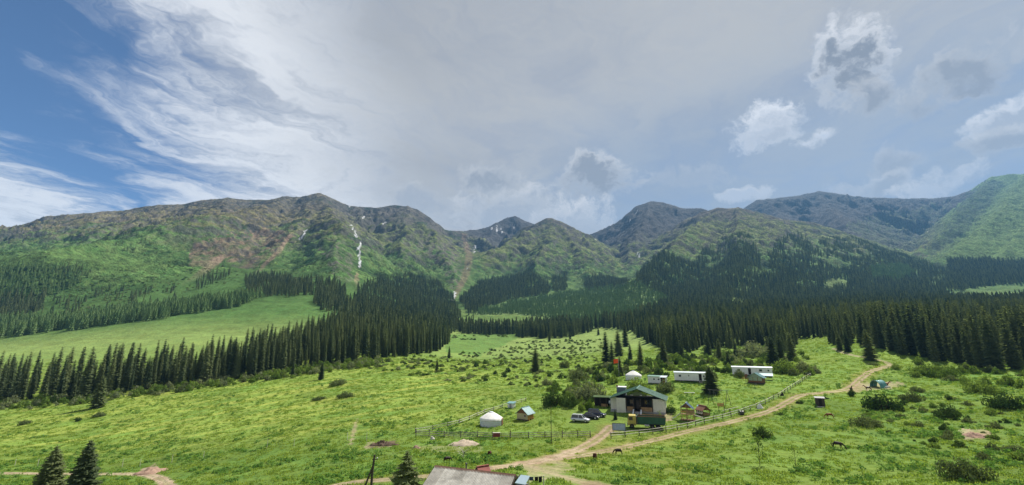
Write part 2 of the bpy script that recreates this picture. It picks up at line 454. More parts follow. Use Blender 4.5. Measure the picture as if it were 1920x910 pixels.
def ground_z(x, y):
    """height of the ground sheet at a place"""
    y = np.maximum(np.asarray(y, float), 3.01); a = np.asarray(x, float) / y
    fx = (a - A0) / (A1 - A0) * (NA - 1)
    iy = np.clip(np.searchsorted(gd, y) - 1, 0, ND - 2)
    fy = iy + (y - gd[iy]) / (gd[iy + 1] - gd[iy])
    return bilerp(ZZ, fx, fy)
def hit(px, py):
    """place on the ground that the photograph shows at this pixel"""
    a, e = pix_ae(px, py); a = float(a); e = float(e)
    fx = (a - A0) / (A1 - A0) * (NA - 1)
    i = int(min(max(math.floor(fx), 0), NA - 2)); t = fx - i
    col = RUN[:, i] * (1 - t) + RUN[:, i + 1] * t
    k = int(np.searchsorted(col, e))
    k = min(max(k, 1), ND - 1)
    c0, c1 = col[k - 1], col[k]
    D = gd[k - 1] + (gd[k] - gd[k - 1]) * ((e - c0) / (c1 - c0) if c1 > c0 else 0)
    D = float(D)
    return Vector((a * D, D, float(ground_z(a * D, D))))
# ------------------------------------------------------------------ what covers the land
def in_poly(px, py, poly):
    px = np.asarray(px); py = np.asarray(py)
    r = np.zeros(px.shape, bool)
    n = len(poly)
    for i in range(n):
        x1, y1 = poly[i]; x2, y2 = poly[(i + 1) % n]
        if y1 == y2: continue
        c = ((y1 > py) != (y2 > py)) & (px < (x2 - x1) * (py - y1) / (y2 - y1) + x1)
        r ^= c
    return r
def seg_dist(x, y, pts, hw=None):
    """distance from a polyline given in the plane; with half-widths: distance over the local half-width"""
    best = np.full(np.shape(x), 1e9)
    for k in range(len(pts) - 1):
        (x1, y1), (x2, y2) = pts[k][:2], pts[k + 1][:2]
        dx, dy = x2 - x1, y2 - y1
        t = np.clip(((x - x1) * dx + (y - y1) * dy) / (dx * dx + dy * dy + 1e-9), 0, 1)
        d = np.hypot(x - x1 - t * dx, y - y1 - t * dy)
        if hw is not None: d = d / (hw[k] + t * (hw[k + 1] - hw[k]))
        best = np.minimum(best, d)
    return best
def trail(pix):
    return [tuple(hit(*p)[:2]) for p in pix]
def dense(pts, n=6):
    """Catmull-Rom through the points"""
    P = [pts[0]] + list(pts) + [pts[-1]]
    out = []
    for i in range(1, len(P) - 2):
        for k in range(n):
            t = k / n
            out.append(tuple(0.5 * ((2 * P[i][j]) + (-P[i-1][j] + P[i+1][j]) * t + (2*P[i-1][j] - 5*P[i][j] + 4*P[i+1][j] - P[i+2][j]) * t*t + (-P[i-1][j] + 3*P[i][j] - 3*P[i+1][j] + P[i+2][j]) * t**3) for j in range(2)))
    out.append(tuple(pts[-1]))
    return out

ROAD_MAIN = dense(trail([(560,925),(660,905),(800,893),(905,881),(960,873),(1020,863),(1072,848),(1108,831),(1132,814),(1146,800)]))
ROAD_TRACK = dense(trail([(1040,862),(1100,853),(1160,841),(1220,827),(1290,809),(1380,789),(1445,770),(1480,752),(1505,741),(1550,736),(1590,729),(1612,712),(1632,697),(1655,690),(1672,686)]))
ROAD_UP = dense(trail([(1672,686),(1662,680),(1640,674),(1612,669),(1585,663),(1564,654)]))
ROAD_LEFT = dense(trail([(-60,888),(60,888),(160,889),(240,889),(275,891),(300,898),(314,908),(318,922)]))
ROAD_LOW = dense(trail([(985,872),(1020,884),(1070,897),(1120,912)]))
PATH = dense(trail([(670,785),(666,800),(662,815),(658,834)]))

near = DD < 420
nz1 = np.where(near, fbm(XX, DD, 2.2, 3, 0.6, 700), 0)
nz2 = np.where(near, fbm(XX, DD, 7.0, 3, 0.55, 720), 0)
DIRT = np.zeros(ZZ.shape)
def lay(pts, w, soft=0.5, rut=0.0, rough=0.22, k=1.0):
    global DIRT
    m = np.zeros(ZZ.shape)
    d = seg_dist(XX[:RN], DD[:RN], pts) + nz1[:RN] * rough + nz2[:RN] * rough * 0.8
    v = 1 - sst(d, w * (1 - soft), w * (1 + soft * 0.5))
    if rut > 0:   # grass left between the wheel tracks
        v = v * (1 - rut * (1 - sst(d, w * 0.22, w * 0.48)))
    m[:RN] = v * k
    DIRT = np.maximum(DIRT, m)
RN = int(np.searchsorted(gd, 420))
lay(ROAD_MAIN, 1.4, 0.45, 0.6, 0.14)
lay(ROAD_MAIN[20:38], 1.9, 0.6, 0.3, 0.6)
lay(ROAD_TRACK, 1.15, 0.45, 0.92, 0.10)
lay(ROAD_TRACK, 1.1, 0.6, 0.2, 0.9, 0.30)
lay(ROAD_UP, 1.25, 0.55, 0.55, k=0.9)
lay(ROAD_LEFT, 1.25, 0.45, 0.3)
lay(ROAD_LOW, 1.6, 0.9, 0.0, 0.9, k=0.75)
lay(PATH, 0.5, 0.9, 0.0, 0.5, k=0.6)
def patch(poly, k=1.0, rough=5.0, Dmax=420):
    global DIRT
    m = in_poly(PXX + nz2 * rough, PYY + nz1 * rough * 0.4, poly) & (DD < Dmax)
    DIRT = np.maximum(DIRT, m * k * np.clip(0.75 + nz1 * 0.6, 0, 1))
patch([(1585,733),(1605,719),(1650,716),(1690,717),(1694,723),(1670,729),(1630,733),(1600,736)], 0.75, 9)
patch([(985,872),(1060,862),(1075,880),(1040,900),(1000,905)], 0.55, 12)
patch([(1205,776),(1262,776),(1262,790),(1200,790)], 0.8, 3)
patch([(1095,846),(1150,836),(1200,828),(1180,843),(1120,856),(1090,858)], 0.35, 8)
patch([(770,838),(900,834),(905,848),(800,850)], 0.30, 10)
patch([(690,830),(745,828),(740,838),(680,842)], 0.6, 6)
patch([(1800,806),(1852,804),(1856,820),(1815,826)], 0.75, 8)
patch([(262,882),(292,868),(300,884),(290,892)], 0.85, 4)

def lerp(a, b, t):
    return a + (b - a) * t[..., None]
C = lambda *v: np.array(v, float)
# --- valley meadows
n_a = fbm(XX, DD, 26, 3, 0.55, 800); n_b = fbm(XX, DD, 6, 3, 0.6, 810)
n_c = fbm(XX, DD, 140, 3, 0.5, 820)
# drifts of paler and flowering grass that lie along the slope of the left meadow
sx_, sy_ = 0.83, 0.56
al_ = XX * sx_ + DD * sy_; ac_ = -XX * sy_ + DD * sx_
stripe = fbm(al_ * 0.10, ac_, 5.5, 3, 0.6, 830)
col = np.empty(ZZ.shape + (3,)); col[:] = C(.138, .222, .042)
col = lerp(col, C(.192, .268, .052), np.clip(0.45 + n_a * 0.9 + n_c * 0.5, 0, 1))
leftm = sst(-XX, -25, 40) * sst(DD, 95, 125) * (1 - sst(DD, 250, 330))
col = lerp(col, C(.252, .300, .062), np.clip(leftm * (0.30 + stripe * 1.3), 0, 1))
lush = np.clip(0.25 + n_b * 0.9 + n_a * 0.5, 0, 1)
low_left = sst(-XX, 0, 25) * (1 - sst(DD, 88, 125))
right_r = sst(XX, 30, 60) * sst(DD, 70, 90) * (1 - sst(DD, 150, 190))
col = lerp(col, C(.074, .168, .038), lush * np.clip(0.20 + 0.40 * low_left + 0.35 * right_r - 0.25 * leftm, 0, 1))
mid = sst(DD, 230, 420)
col = lerp(col, C(.205, .275, .085), mid * 0.75)
col = lerp(col, C(.085, .172, .045), sst(DD, 420, 560) * sst(-XX, 120, 220) * 0.9)   # the sloping left field
warm = np.clip(nz2 * 1.3 + 0.15, 0, 1) * sst(XX, -5, 10) * (1 - sst(DD, 92, 106)) * sst(DD, 60, 68) * (1 - sst(XX, 25, 45))
col = lerp(col, C(.230, .215, .050), warm * 0.5)
edge_dry = np.zeros(ZZ.shape)
edge_dry[:RN] = 1 - sst(np.minimum(seg_dist(XX[:RN], DD[:RN], ROAD_TRACK), seg_dist(XX[:RN], DD[:RN], ROAD_MAIN)) + nz2[:RN] * 1.2, 1.5, 4.2)
col = lerp(col, C(.235, .215, .060), edge_dry * 0.55)
# --- mountains
alt = ZZ
dzy = np.gradient(ZZ, axis=0) / np.gradient(DD, axis=0)
dzx = np.gradient(ZZ, axis=1) / np.maximum(np.gradient(XX, axis=1), 1e-3)
SLOPE = np.hypot(dzx, dzy)
m_n = fbm(XX, DD, 120, 5, 0.6, 900); m_f = fbm(XX, DD, 22, 4, 0.65, 910); m_g = ridged(XX, DD, 60, 4, 0.6, 920)
mc = np.empty(ZZ.shape + (3,)); mc[:] = C(.062, .125, .034)
mc = lerp(mc, C(.092, .150, .045), np.clip(0.5 + m_f * 1.2, 0, 1))
an = alt + m_n * 90 + m_f * 45
left = 1 - sst(XX / DD, -0.62, -0.28)
mc = lerp(mc, C(.120, .130, .048), sst(an, 230, 420) * (0.75 + 0.2 * left))
mc = lerp(mc, C(.175, .145, .075), sst(an, 330, 480) * left * 0.75)
mc = lerp(mc, C(.088, .080, .068), sst(an, 470, 640) * (1 - 0.35 * left))
mc = lerp(mc, C(.155, .120, .080), sst(m_f + m_n, 0.25, 0.7) * sst(an, 380, 560) * left * 0.8)
# dry pale ribs, scrubby gullies; relief light and shade put into the colour too
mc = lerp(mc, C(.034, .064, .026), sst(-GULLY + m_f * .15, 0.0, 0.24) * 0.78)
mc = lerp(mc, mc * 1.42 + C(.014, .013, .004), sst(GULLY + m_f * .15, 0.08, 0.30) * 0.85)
# stony ground on the steepest ribs
rock = sst(SLOPE + m_f * 0.35, 0.85, 1.25) * sst(alt, 170, 330)
mc = lerp(mc, C(.115, .108, .100), rock * 0.75)
mc = lerp(mc, C(.060, .058, .054), sst(m_g + m_f * 0.3, 0.12, 0.34) * sst(an, 380, 600) * 0.7)
mtn_of = np.array([0, 2, 1, 2, 3, 4, 5] + [0] * 8 + [1] * 4 + [2] * 2 + [3] * 6 + [4] * 2 + [5] * 4 + [2])
WH = mtn_of[WIN]
darkpk = (WH == 2) | (WH == 4)
mc = lerp(mc, C(.080, .078, .080), darkpk * sst(an, 330, 520) * 0.85)
bright5 = (WH == 5) * sst(XX / DD, 0.98, 1.08)
mc = lerp(mc, C(.125, .200, .060), bright5 * 0.9)
def pmask(poly, Dlo=500, Dhi=4000, rough=6.0):
    return in_poly(PXX + m_f * rough, PYY + m_n * rough * 0.5 + m_f * rough * 0.4, poly) & (DD > Dlo) & (DD < Dhi)
fl = pmask([(1815,362),(1850,338),(1885,340),(1845,400),(1795,450),(1750,482),(1735,472),(1772,425)], 1400, 4000, 9)  # dark flank band: shade of the slope put into the colour over rock and shrub
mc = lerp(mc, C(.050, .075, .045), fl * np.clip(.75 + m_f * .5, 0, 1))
rs = pmask([(1590,425),(1660,400),(1790,378),(1765,430),(1725,472),(1660,475)], 1700, 4200, 14)
mc = lerp(mc, C(.110, .140, .068), rs * np.clip(.45 + m_f * .6, 0, 1))
sh = pmask([(-20,480),(100,470),(200,478),(330,484),(300,500),(210,516),(110,494),(-20,506)], 600, 2600, 8)
mc = lerp(mc, C(.120, .200, .056), sh * .85)
# broken reddish cliffs
cl = pmask([(352,478),(372,462),(408,446),(452,440),(500,428),(548,432),(545,448),(520,468),(500,490),(470,505),(440,500),(415,488),(390,505),(362,500)], 700, 2600, 10)
clf = cl * np.clip(0.45 + ridged(XX * 1.0, DD * 0.35, 40, 4, 0.6, 940) * 2.0, 0, 1)
mc = lerp(mc, C(.235, .165, .120), clf * 0.85)
mc = lerp(mc, C(.085, .080, .075), cl * sst(m_g, 0.10, 0.3) * 0.8)
rk = pmask([(605,470),(640,455),(662,475),(668,520),(655,560),(640,545),(625,510)], 700, 2600, 10) | pmask([(790,440),(840,450),(872,490),(868,540),(850,545),(835,510),(800,480)], 700, 2600, 10)
mc = lerp(mc, C(.150, .135, .118), rk * np.clip(0.35 + m_f * 1.2, 0, 1) * 0.8)
def streak_mask(pix, wpx, rough=2.5, Dlo=600):
    d = seg_dist(PXX + m_f * rough, PYY + m_n * rough, pix, [w for w in wpx])
    return (1 - sst(d, 0.55, 1.1)) * (DD > Dlo)
scree = streak_mask([(414,484),(395,498),(370,518),(345,535),(326,549)], [7, 9, 8, 6, 5])
scree = np.maximum(scree, streak_mask([(668,515),(670,540),(660,560),(645,572)], [4, 5, 6, 4]))
scree = np.maximum(scree, 0.8 * streak_mask([(545,440),(525,470),(500,495),(470,520)], [3, 5, 4, 3]))
scree = np.maximum(scree, 0.6 * streak_mask([(868,440),(880,480),(872,520),(852,556)], [3, 8, 8, 4]))
scree = np.maximum(scree, 0.7 * streak_mask([(1805,505),(1812,520),(1806,530)], [4, 6, 4]))
mc = lerp(mc, C(.290, .205, .150), np.clip(scree, 0, 1) * 0.9)
sn = streak_mask([(676,452),(673,470),(675,490),(674,503)], [1.3, 1.5, 1.8, 1.5], 3)
sn = np.maximum(sn, streak_mask([(659,418),(664,432),(671,447)], [.7, .8, 1.0], 3))
sn = np.maximum(sn, streak_mask([(685,405),(676,413)], [.8, .7], 2))
sn = np.maximum(sn, streak_mask([(722,417),(715,426),(714,432)], [1.2, .7, .9], 2))
sn = np.maximum(sn, streak_mask([(853,547),(849,562)], [2.4, 1.8], 3))
sn = np.maximum(sn, streak_mask([(893,458),(889,472)], [1.4, 1.1], 3))
sn = np.maximum(sn, streak_mask([(878,498),(876,506)], [.9, .9], 3))
sn = np.maximum(sn, streak_mask([(575,432),(566,445),(560,450)], [.9, 1.0, .8], 2))
for p in [(962,420,966,434), (931,424,932,436), (921,425,923,433), (1196,392,1193,400), (1196,470,1198,482), (1115,448,1117,450), (1184,520,1186,526), (653,386,655,388), (1740,436,1738,438), (940,430,941,436), (1180,412,1181,415)]:
    sn = np.maximum(sn, .6 * streak_mask([p[:2], p[2:]], [.6, .6], 1.2))
sn = sn * (m_f > -0.5)
mc = lerp(mc, C(.80, .82, .86), np.clip(sn * 1.3, 0, 1))
mc = mc * 0.86
MTC = np.maximum(MT, sst(DD, 800, 1000))
mc = lerp(mc, C(.62, .63, .66), np.clip(sn * 1.2, 0, 1))
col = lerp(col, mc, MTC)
# clearings that stay light inside the dark woods, dry stream banks, plantation floor
for poly, k, cc in [([(1372,574),(1395,566),(1425,568),(1420,578),(1380,580)], .9, C(.20,.20,.075)), ([(1480,585),(1500,580),(1510,590),(1490,596)], .8, C(.17,.20,.06)),
                    ([(858,592),(960,592),(1030,598),(1026,607),(900,603),(860,602)], .9, C(.125,.200,.050)), ([(838,628),(968,622),(975,632),(900,668),(835,660)], .85, C(.105,.190,.045)),
                    ([(888,592),(905,579),(1000,560),(1080,546),(1190,533),(1222,545),(1262,566),(1225,588),(1170,606),(1100,618),(1040,616),(1030,597),(960,589)], .8, C(.13,.20,.07)),  # plantation floor made paler to bounce light up into the young trees
                    ([(1545,528),(1560,520),(1590,524),(1585,540),(1550,545)], .8, C(.13,.18,.06))]:
    k_ = in_poly(PXX + m_f * 3, PYY + m_f * 2, poly) & (DD > 300)
    col = lerp(col, cc, k_ * k)
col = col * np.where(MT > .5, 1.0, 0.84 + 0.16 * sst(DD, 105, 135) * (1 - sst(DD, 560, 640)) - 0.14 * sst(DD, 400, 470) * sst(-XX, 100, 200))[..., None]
# --- bare earth on top of the grass colours
dcol = lerp(np.broadcast_to(C(.300, .215, .150), col.shape), C(.40, .31, .225), np.clip(0.5 + nz2 * 0.8 + nz1 * 0.4, 0, 1))
col = lerp(col, dcol, np.clip(DIRT, 0, 1))
dark_heap = in_poly(PXX + nz2 * 4, PYY + nz1 * 2, [(690,838),(705,830),(735,827),(748,831),(735,836),(705,840)]) & (DD < 140)
col = lerp(col, C(.12, .085, .06), dark_heap * 0.8)
col = np.clip(col, 0.005, 0.9)

# ------------------------------------------------------------------ land meshes
def land_material(name, v_fine, v_wide, v_far, b_near, b_far):
    m = bpy.data.materials.new(name)
    m.use_nodes = True
    t = NT(m.node_tree)
    b = t.n['Principled BSDF']
    b.inputs['Roughness'].default_value = 1.0
    b.inputs['Specular IOR Level'].default_value = 0.05
    at = t.new('ShaderNodeAttribute', attribute_name='cover')
    pos = t.new('ShaderNodeNewGeometry').outputs['Position']
    fine = t.noise(pos, 1.3, 5, 0.7)
    wide = t.noise(pos, 0.11, 5, 0.65)
    far = t.noise(pos, 0.035, 6, 0.7)
    k = t.m('ADD', t.lin(fine, 0.3, 0.7, 1 - v_fine, 1 + v_fine), t.lin(wide, 0.3, 0.7, -v_wide, v_wide))
    k = t.m('MAXIMUM', t.m('ADD', k, t.lin(far, 0.3, 0.7, -v_far, v_far)), 0.15)
    c = t.vm('SCALE', at.outputs['Color'], s=k)
    hs = t.new('ShaderNodeHueSaturation')
    t.l.new(c, hs.inputs['Color'])
    t.l.new(t.lin(wide, 0.3, 0.7, 0.488, 0.512), hs.inputs['Hue'])
    t.l.new(hs.outputs[0], b.inputs['Base Color'])
    bp = t.new('ShaderNodeBump')
    bp.inputs['Strength'].default_value = 0.6
    bp.inputs['Distance'].default_value = b_near
    t.l.new(fine, bp.inputs['Height'])
    bp2 = t.new('ShaderNodeBump')
    bp2.inputs['Strength'].default_value = 0.7
    bp2.inputs['Distance'].default_value = b_far
    t.l.new(far, bp2.inputs['Height'])
    t.l.new(bp2.outputs[0], bp.inputs['Normal'])
    t.l.new(bp.outputs[0], b.inputs['Normal'])
    return m
LAND = land_material('meadow', .14, .11, .18, .5, 6.0)
SLOPES = land_material('mountain_slope', .10, .42, .42, .5, 26.0)
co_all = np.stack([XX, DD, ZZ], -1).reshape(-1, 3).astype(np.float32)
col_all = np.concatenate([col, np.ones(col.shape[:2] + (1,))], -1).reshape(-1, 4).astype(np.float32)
_i = np.arange((ND - 1) * (NA - 1)); _v = (_i // (NA - 1)) * NA + _i % (NA - 1)
quads = np.stack([_v, _v + 1, _v + NA + 1, _v + NA], -1)
def vmax(g):
    return np.maximum(np.maximum(g[:-1, :-1], g[1:, :-1]), np.maximum(g[:-1, 1:], g[1:, 1:])).ravel()
fid = np.where(MT[:-1, :-1].ravel() > 0.5, 1 + WH[:-1, :-1].ravel(), 0)
fid = np.where((vmax(DIRT) > 0.45) & (fid == 0) & (DD[:-1, :-1].ravel() < 300), 10, fid)
def land(name, sel, label, mat=None):
    f = quads[sel]
    used = np.unique(f)
    remap = np.zeros(ND * NA, np.int32); remap[used] = np.arange(len(used))
    f = remap[f]
    me = bpy.data.meshes.new(name)
    me.vertices.add(len(used)); me.vertices.foreach_set('co', co_all[used].ravel())
    me.loops.add(f.size); me.loops.foreach_set('vertex_index', f.ravel().astype(np.int32))
    me.polygons.add(len(f)); me.polygons.foreach_set('loop_start', np.arange(0, f.size, 4, dtype=np.int32))
    me.polygons.foreach_set('use_smooth', np.ones(len(f), bool))
    at = me.attributes.new('cover', 'FLOAT_COLOR', 'POINT')
    at.data.foreach_set('color', col_all[used].ravel())
    me.update(calc_edges=True)
    me.materials.append(mat or LAND)
    o = bpy.data.objects.new(name, me)
    COL.objects.link(o)
    o['kind'] = 'structure'; o['label'] = label
    return o
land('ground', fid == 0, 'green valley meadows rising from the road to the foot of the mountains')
land('dirt_road', fid == 10, 'pale dirt road and wheel tracks crossing the meadow past the farmyard gate')
for k, lab in enumerate(['long green and tan mountain with reddish cliffs and a snow-filled gully',
                         'pointed green mountain between two gullies above the plantation',
                         'dark bare peaks at the head of the valley behind the green mountains',
                         'rounded green mountain with dark spruce woods on its flank',
                         'far dark blue-grey ridge behind the wooded round mountain',
                         'steep bright green mountainside at the edge of the side valley']):
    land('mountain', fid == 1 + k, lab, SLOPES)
# ------------------------------------------------------------------ plants: meshes and materials
def simple_mat(name, color, rough=0.8, spec=0.2, metal=0.0, var=0.0, scale=3.0, bump=0.0):
    m = bpy.data.materials.new(name)
    m.use_nodes = True
    t = NT(m.node_tree)
    b = t.n['Principled BSDF']
    b.inputs['Roughness'].default_value = rough
    b.inputs['Specular IOR Level'].default_value = spec
    b.inputs['Metallic'].default_value = metal
    if var > 0 or bump > 0:
        pos = t.new('ShaderNodeTexCoord').outputs['Object']
        n = t.noise(pos, scale, 5, 0.65)
        n2 = t.noise(pos, scale * 0.23, 3, 0.6)
        k = t.m('ADD', t.lin(n, 0.25, 0.75, 1 - var, 1 + var), t.lin(n2, 0.3, 0.7, -var * 0.6, var * 0.6))
        rgb = t.new('ShaderNodeRGB')
        rgb.outputs[0].default_value = (*color, 1)
        t.l.new(t.vm('SCALE', rgb.outputs[0], s=k), b.inputs['Base Color'])
        if bump > 0:
            bp = t.new('ShaderNodeBump')
            bp.inputs['Strength'].default_value = bump
            bp.inputs['Distance'].default_value = 0.03
            t.l.new(n, bp.inputs['Height'])
            t.l.new(bp.outputs[0], b.inputs['Normal'])
    else:
        b.inputs['Base Color'].default_value = (*color, 1)
    return m
def leaf_mat(name, c1, c2, trans=0.35):
    """foliage: colour differs from plant to plant and clump to clump, light passes through the leaves"""
    m = bpy.data.materials.new(name)
    m.use_nodes = True
    t = NT(m.node_tree)
    t.n.clear()
    out = t.new('ShaderNodeOutputMaterial')
    oi = t.new('ShaderNodeObjectInfo')
    pos = t.new('ShaderNodeNewGeometry')
    n = t.noise(pos.outputs['Position'], 0.9, 3, 0.6)
    ri = pos.outputs['Random Per Island']
    k = t.m('ADD', t.m('MULTIPLY', oi.outputs['Random'], 0.58), t.m('ADD', t.m('MULTIPLY', n, 0.27), t.m('MULTIPLY', ri, 0.25)))
    c = t.mix(t.lin(k, 0.25, 0.85), c1, c2)
    d = t.new('ShaderNodeBsdfDiffuse')
    tr = t.new('ShaderNodeBsdfTranslucent')
    t.l.new(c, d.inputs[0])
    ty = t.mix(1.0, c, (1.0, 1.0, 0.55), 'MULTIPLY')
    t.l.new(ty, tr.inputs[0])
    mx = t.new('ShaderNodeMixShader')
    mx.inputs[0].default_value = trans
    t.l.new(d.outputs[0], mx.inputs[1])
    t.l.new(tr.outputs[0], mx.inputs[2])
    t.l.new(mx.outputs[0], out.inputs[0])
    return m
BARK = simple_mat('bark', (.075, .058, .045), 0.95, 0.1, var=0.3, scale=6)
NEEDLE = leaf_mat('spruce_needles', (.072, .108, .062), (.205, .246, .112), 0.5)
NEEDLE_Y = leaf_mat('young_needles', (.125, .210, .088), (.215, .310, .125), 0.48)
LEAF_FRESH = leaf_mat('fresh_leaves', (.100, .170, .038), (.190, .270, .062), 0.42)
LEAF_OLIVE = leaf_mat('olive_leaves', (.095, .130, .052), (.165, .205, .088), 0.38)
LEAF_DARK = leaf_mat('dark_leaves', (.036, .070, .024), (.080, .130, .038), 0.32)
LEAF_PALE = leaf_mat('silvery_leaves', (.160, .200, .110), (.250, .285, .150), 0.38)
GRASSM = leaf_mat('grass_blades', (.168, .270, .050), (.285, .372, .080), 0.5)
HERB = leaf_mat('herb_leaves', (.080, .182, .042), (.160, .285, .064), 0.45)

class MB:
    """collects triangles and quads, then makes one mesh"""
    def __init__(self):
        self.v = []; self.f = []; self.mi = []; self.sm = []
    def add(self, vs, fs, mi=0, smooth=False):
        o = len(self.v)
        self.v += [tuple(p) for p in vs]
        self.f += [tuple(i + o for i in f) for f in fs]
        self.mi += [mi] * len(fs); self.sm += [smooth] * len(fs)
        return self
    def box(self, lo, hi, mi=0):
        (x0, y0, z0), (x1, y1, z1) = lo, hi
        vs = [(x0,y0,z0),(x1,y0,z0),(x1,y1,z0),(x0,y1,z0),(x0,y0,z1),(x1,y0,z1),(x1,y1,z1),(x0,y1,z1)]
        return self.add(vs, [(0,3,2,1),(4,5,6,7),(0,1,5,4),(1,2,6,5),(2,3,7,6),(3,0,4,7)], mi)
    def tube(self, pts, rad, n=6, mi=0, cap=True, smooth=True):
        pts = [Vector(p) for p in pts]
        rad = rad if isinstance(rad, (list, tuple)) else [rad] * len(pts)
        vs = []; fs = []
        for i, p in enumerate(pts):
            d = (pts[min(i + 1, len(pts) - 1)] - pts[max(i - 1, 0)]).normalized()
            u = d.cross(Vector((0, 0, 1)) if abs(d.z) < 0.9 else Vector((1, 0, 0))).normalized(); w = d.cross(u)
            for k in range(n):
                a = 2 * math.pi * (k + 0.5) / n
                vs.append(p + (u * math.cos(a) + w * math.sin(a)) * rad[i])
        for i in range(len(pts) - 1):
            for k in range(n):
                a = i * n + k; b = i * n + (k + 1) % n
                fs.append((a, b, b + n, a + n))
        self.add(vs, fs, mi, smooth)
        if cap:
            o = len(pts) * n
            self.add(vs[:n], [tuple(range(n))], mi); self.add(vs[-n:], [tuple(reversed(range(n)))], mi)
        return self
    def bar(self, p, q, w, h=None, mi=0):
        """square-section beam between two points"""
        h = h or w
        p, q = Vector(p), Vector(q); d = (q - p).normalized()
        u = d.cross(Vector((0, 0, 1)) if abs(d.z) < 0.95 else Vector((0, 1, 0))).normalized() * (w / 2); t = u.cross(d).normalized() * (h / 2)
        vs = [p-u-t, p+u-t, p+u+t, p-u+t, q-u-t, q+u-t, q+u+t, q-u+t]
        return self.add(vs, [(0,1,2,3),(7,6,5,4),(0,4,5,1),(1,5,6,2),(2,6,7,3),(3,7,4,0)], mi)
    def prism(self, outline, axis, a, b, mi=0):
        """outline in the plane across an axis, drawn out from a to b"""
        n = len(outline)
        def pt(o, s):
            return (s, o[0], o[1]) if axis == 'x' else (o[0], s, o[1]) if axis == 'y' else (o[0], o[1], s)
        vs = [pt(o, a) for o in outline] + [pt(o, b) for o in outline]
        fs = [tuple(range(n)), tuple(range(2 * n - 1, n - 1, -1))] + [(i, i + n, (i + 1) % n + n, (i + 1) % n) for i in range(n)]
        return self.add(vs, fs, mi)
    def lathe(self, prof, n=16, mi=0, smooth=True, cx=0, cy=0):
        vs = []; fs = []
        for r, z in prof:
            for k in range(n):
                a = 2 * math.pi * k / n
                vs.append((cx + r * math.cos(a), cy + r * math.sin(a), z))
        for i in range(len(prof) - 1):
            for k in range(n):
                a = i * n + k; b = i * n + (k + 1) % n
                fs.append((a, b, b + n, a + n))
        return self.add(vs, fs, mi, smooth)
    def mesh(self, name, mats):
        me = bpy.data.meshes.new(name)
        me.from_pydata(self.v, [], self.f)
        for m in (mats if isinstance(mats, (list, tuple)) else [mats]):
            me.materials.append(m)
        me.polygons.foreach_set('material_index', self.mi)
        me.polygons.foreach_set('use_smooth', self.sm)
        me.update()
        return me
    def fix(self, me):
        bm = bmesh.new(); bm.from_mesh(me); bmesh.ops.recalc_face_normals(bm, faces=bm.faces); bm.to_mesh(me); bm.free()
        return me
    def obj(self, name, mats, parent=None, fix=True):
        me = self.mesh(name, mats)
        if fix: self.fix(me)
        o = bpy.data.objects.new(name, me)
        COL.objects.link(o)
        if parent: o.parent = parent
        return o

def tag(o, label=None, cat=None, group=None, kind=None):
    if label: o['label'] = label
    if cat: o['category'] = cat
    if group: o['group'] = group
    if kind: o['kind'] = kind
    return o
def empty(name, loc, rz=0.0, label=None, cat=None, group=None, scale=None):
    o = bpy.data.objects.new(name, None)
    COL.objects.link(o)
    o.location = loc; o.rotation_euler = (0, 0, rz); o.empty_display_size = 0.3
    if scale: o.scale = scale if isinstance(scale, tuple) else (scale,) * 3
    return tag(o, label, cat, group)

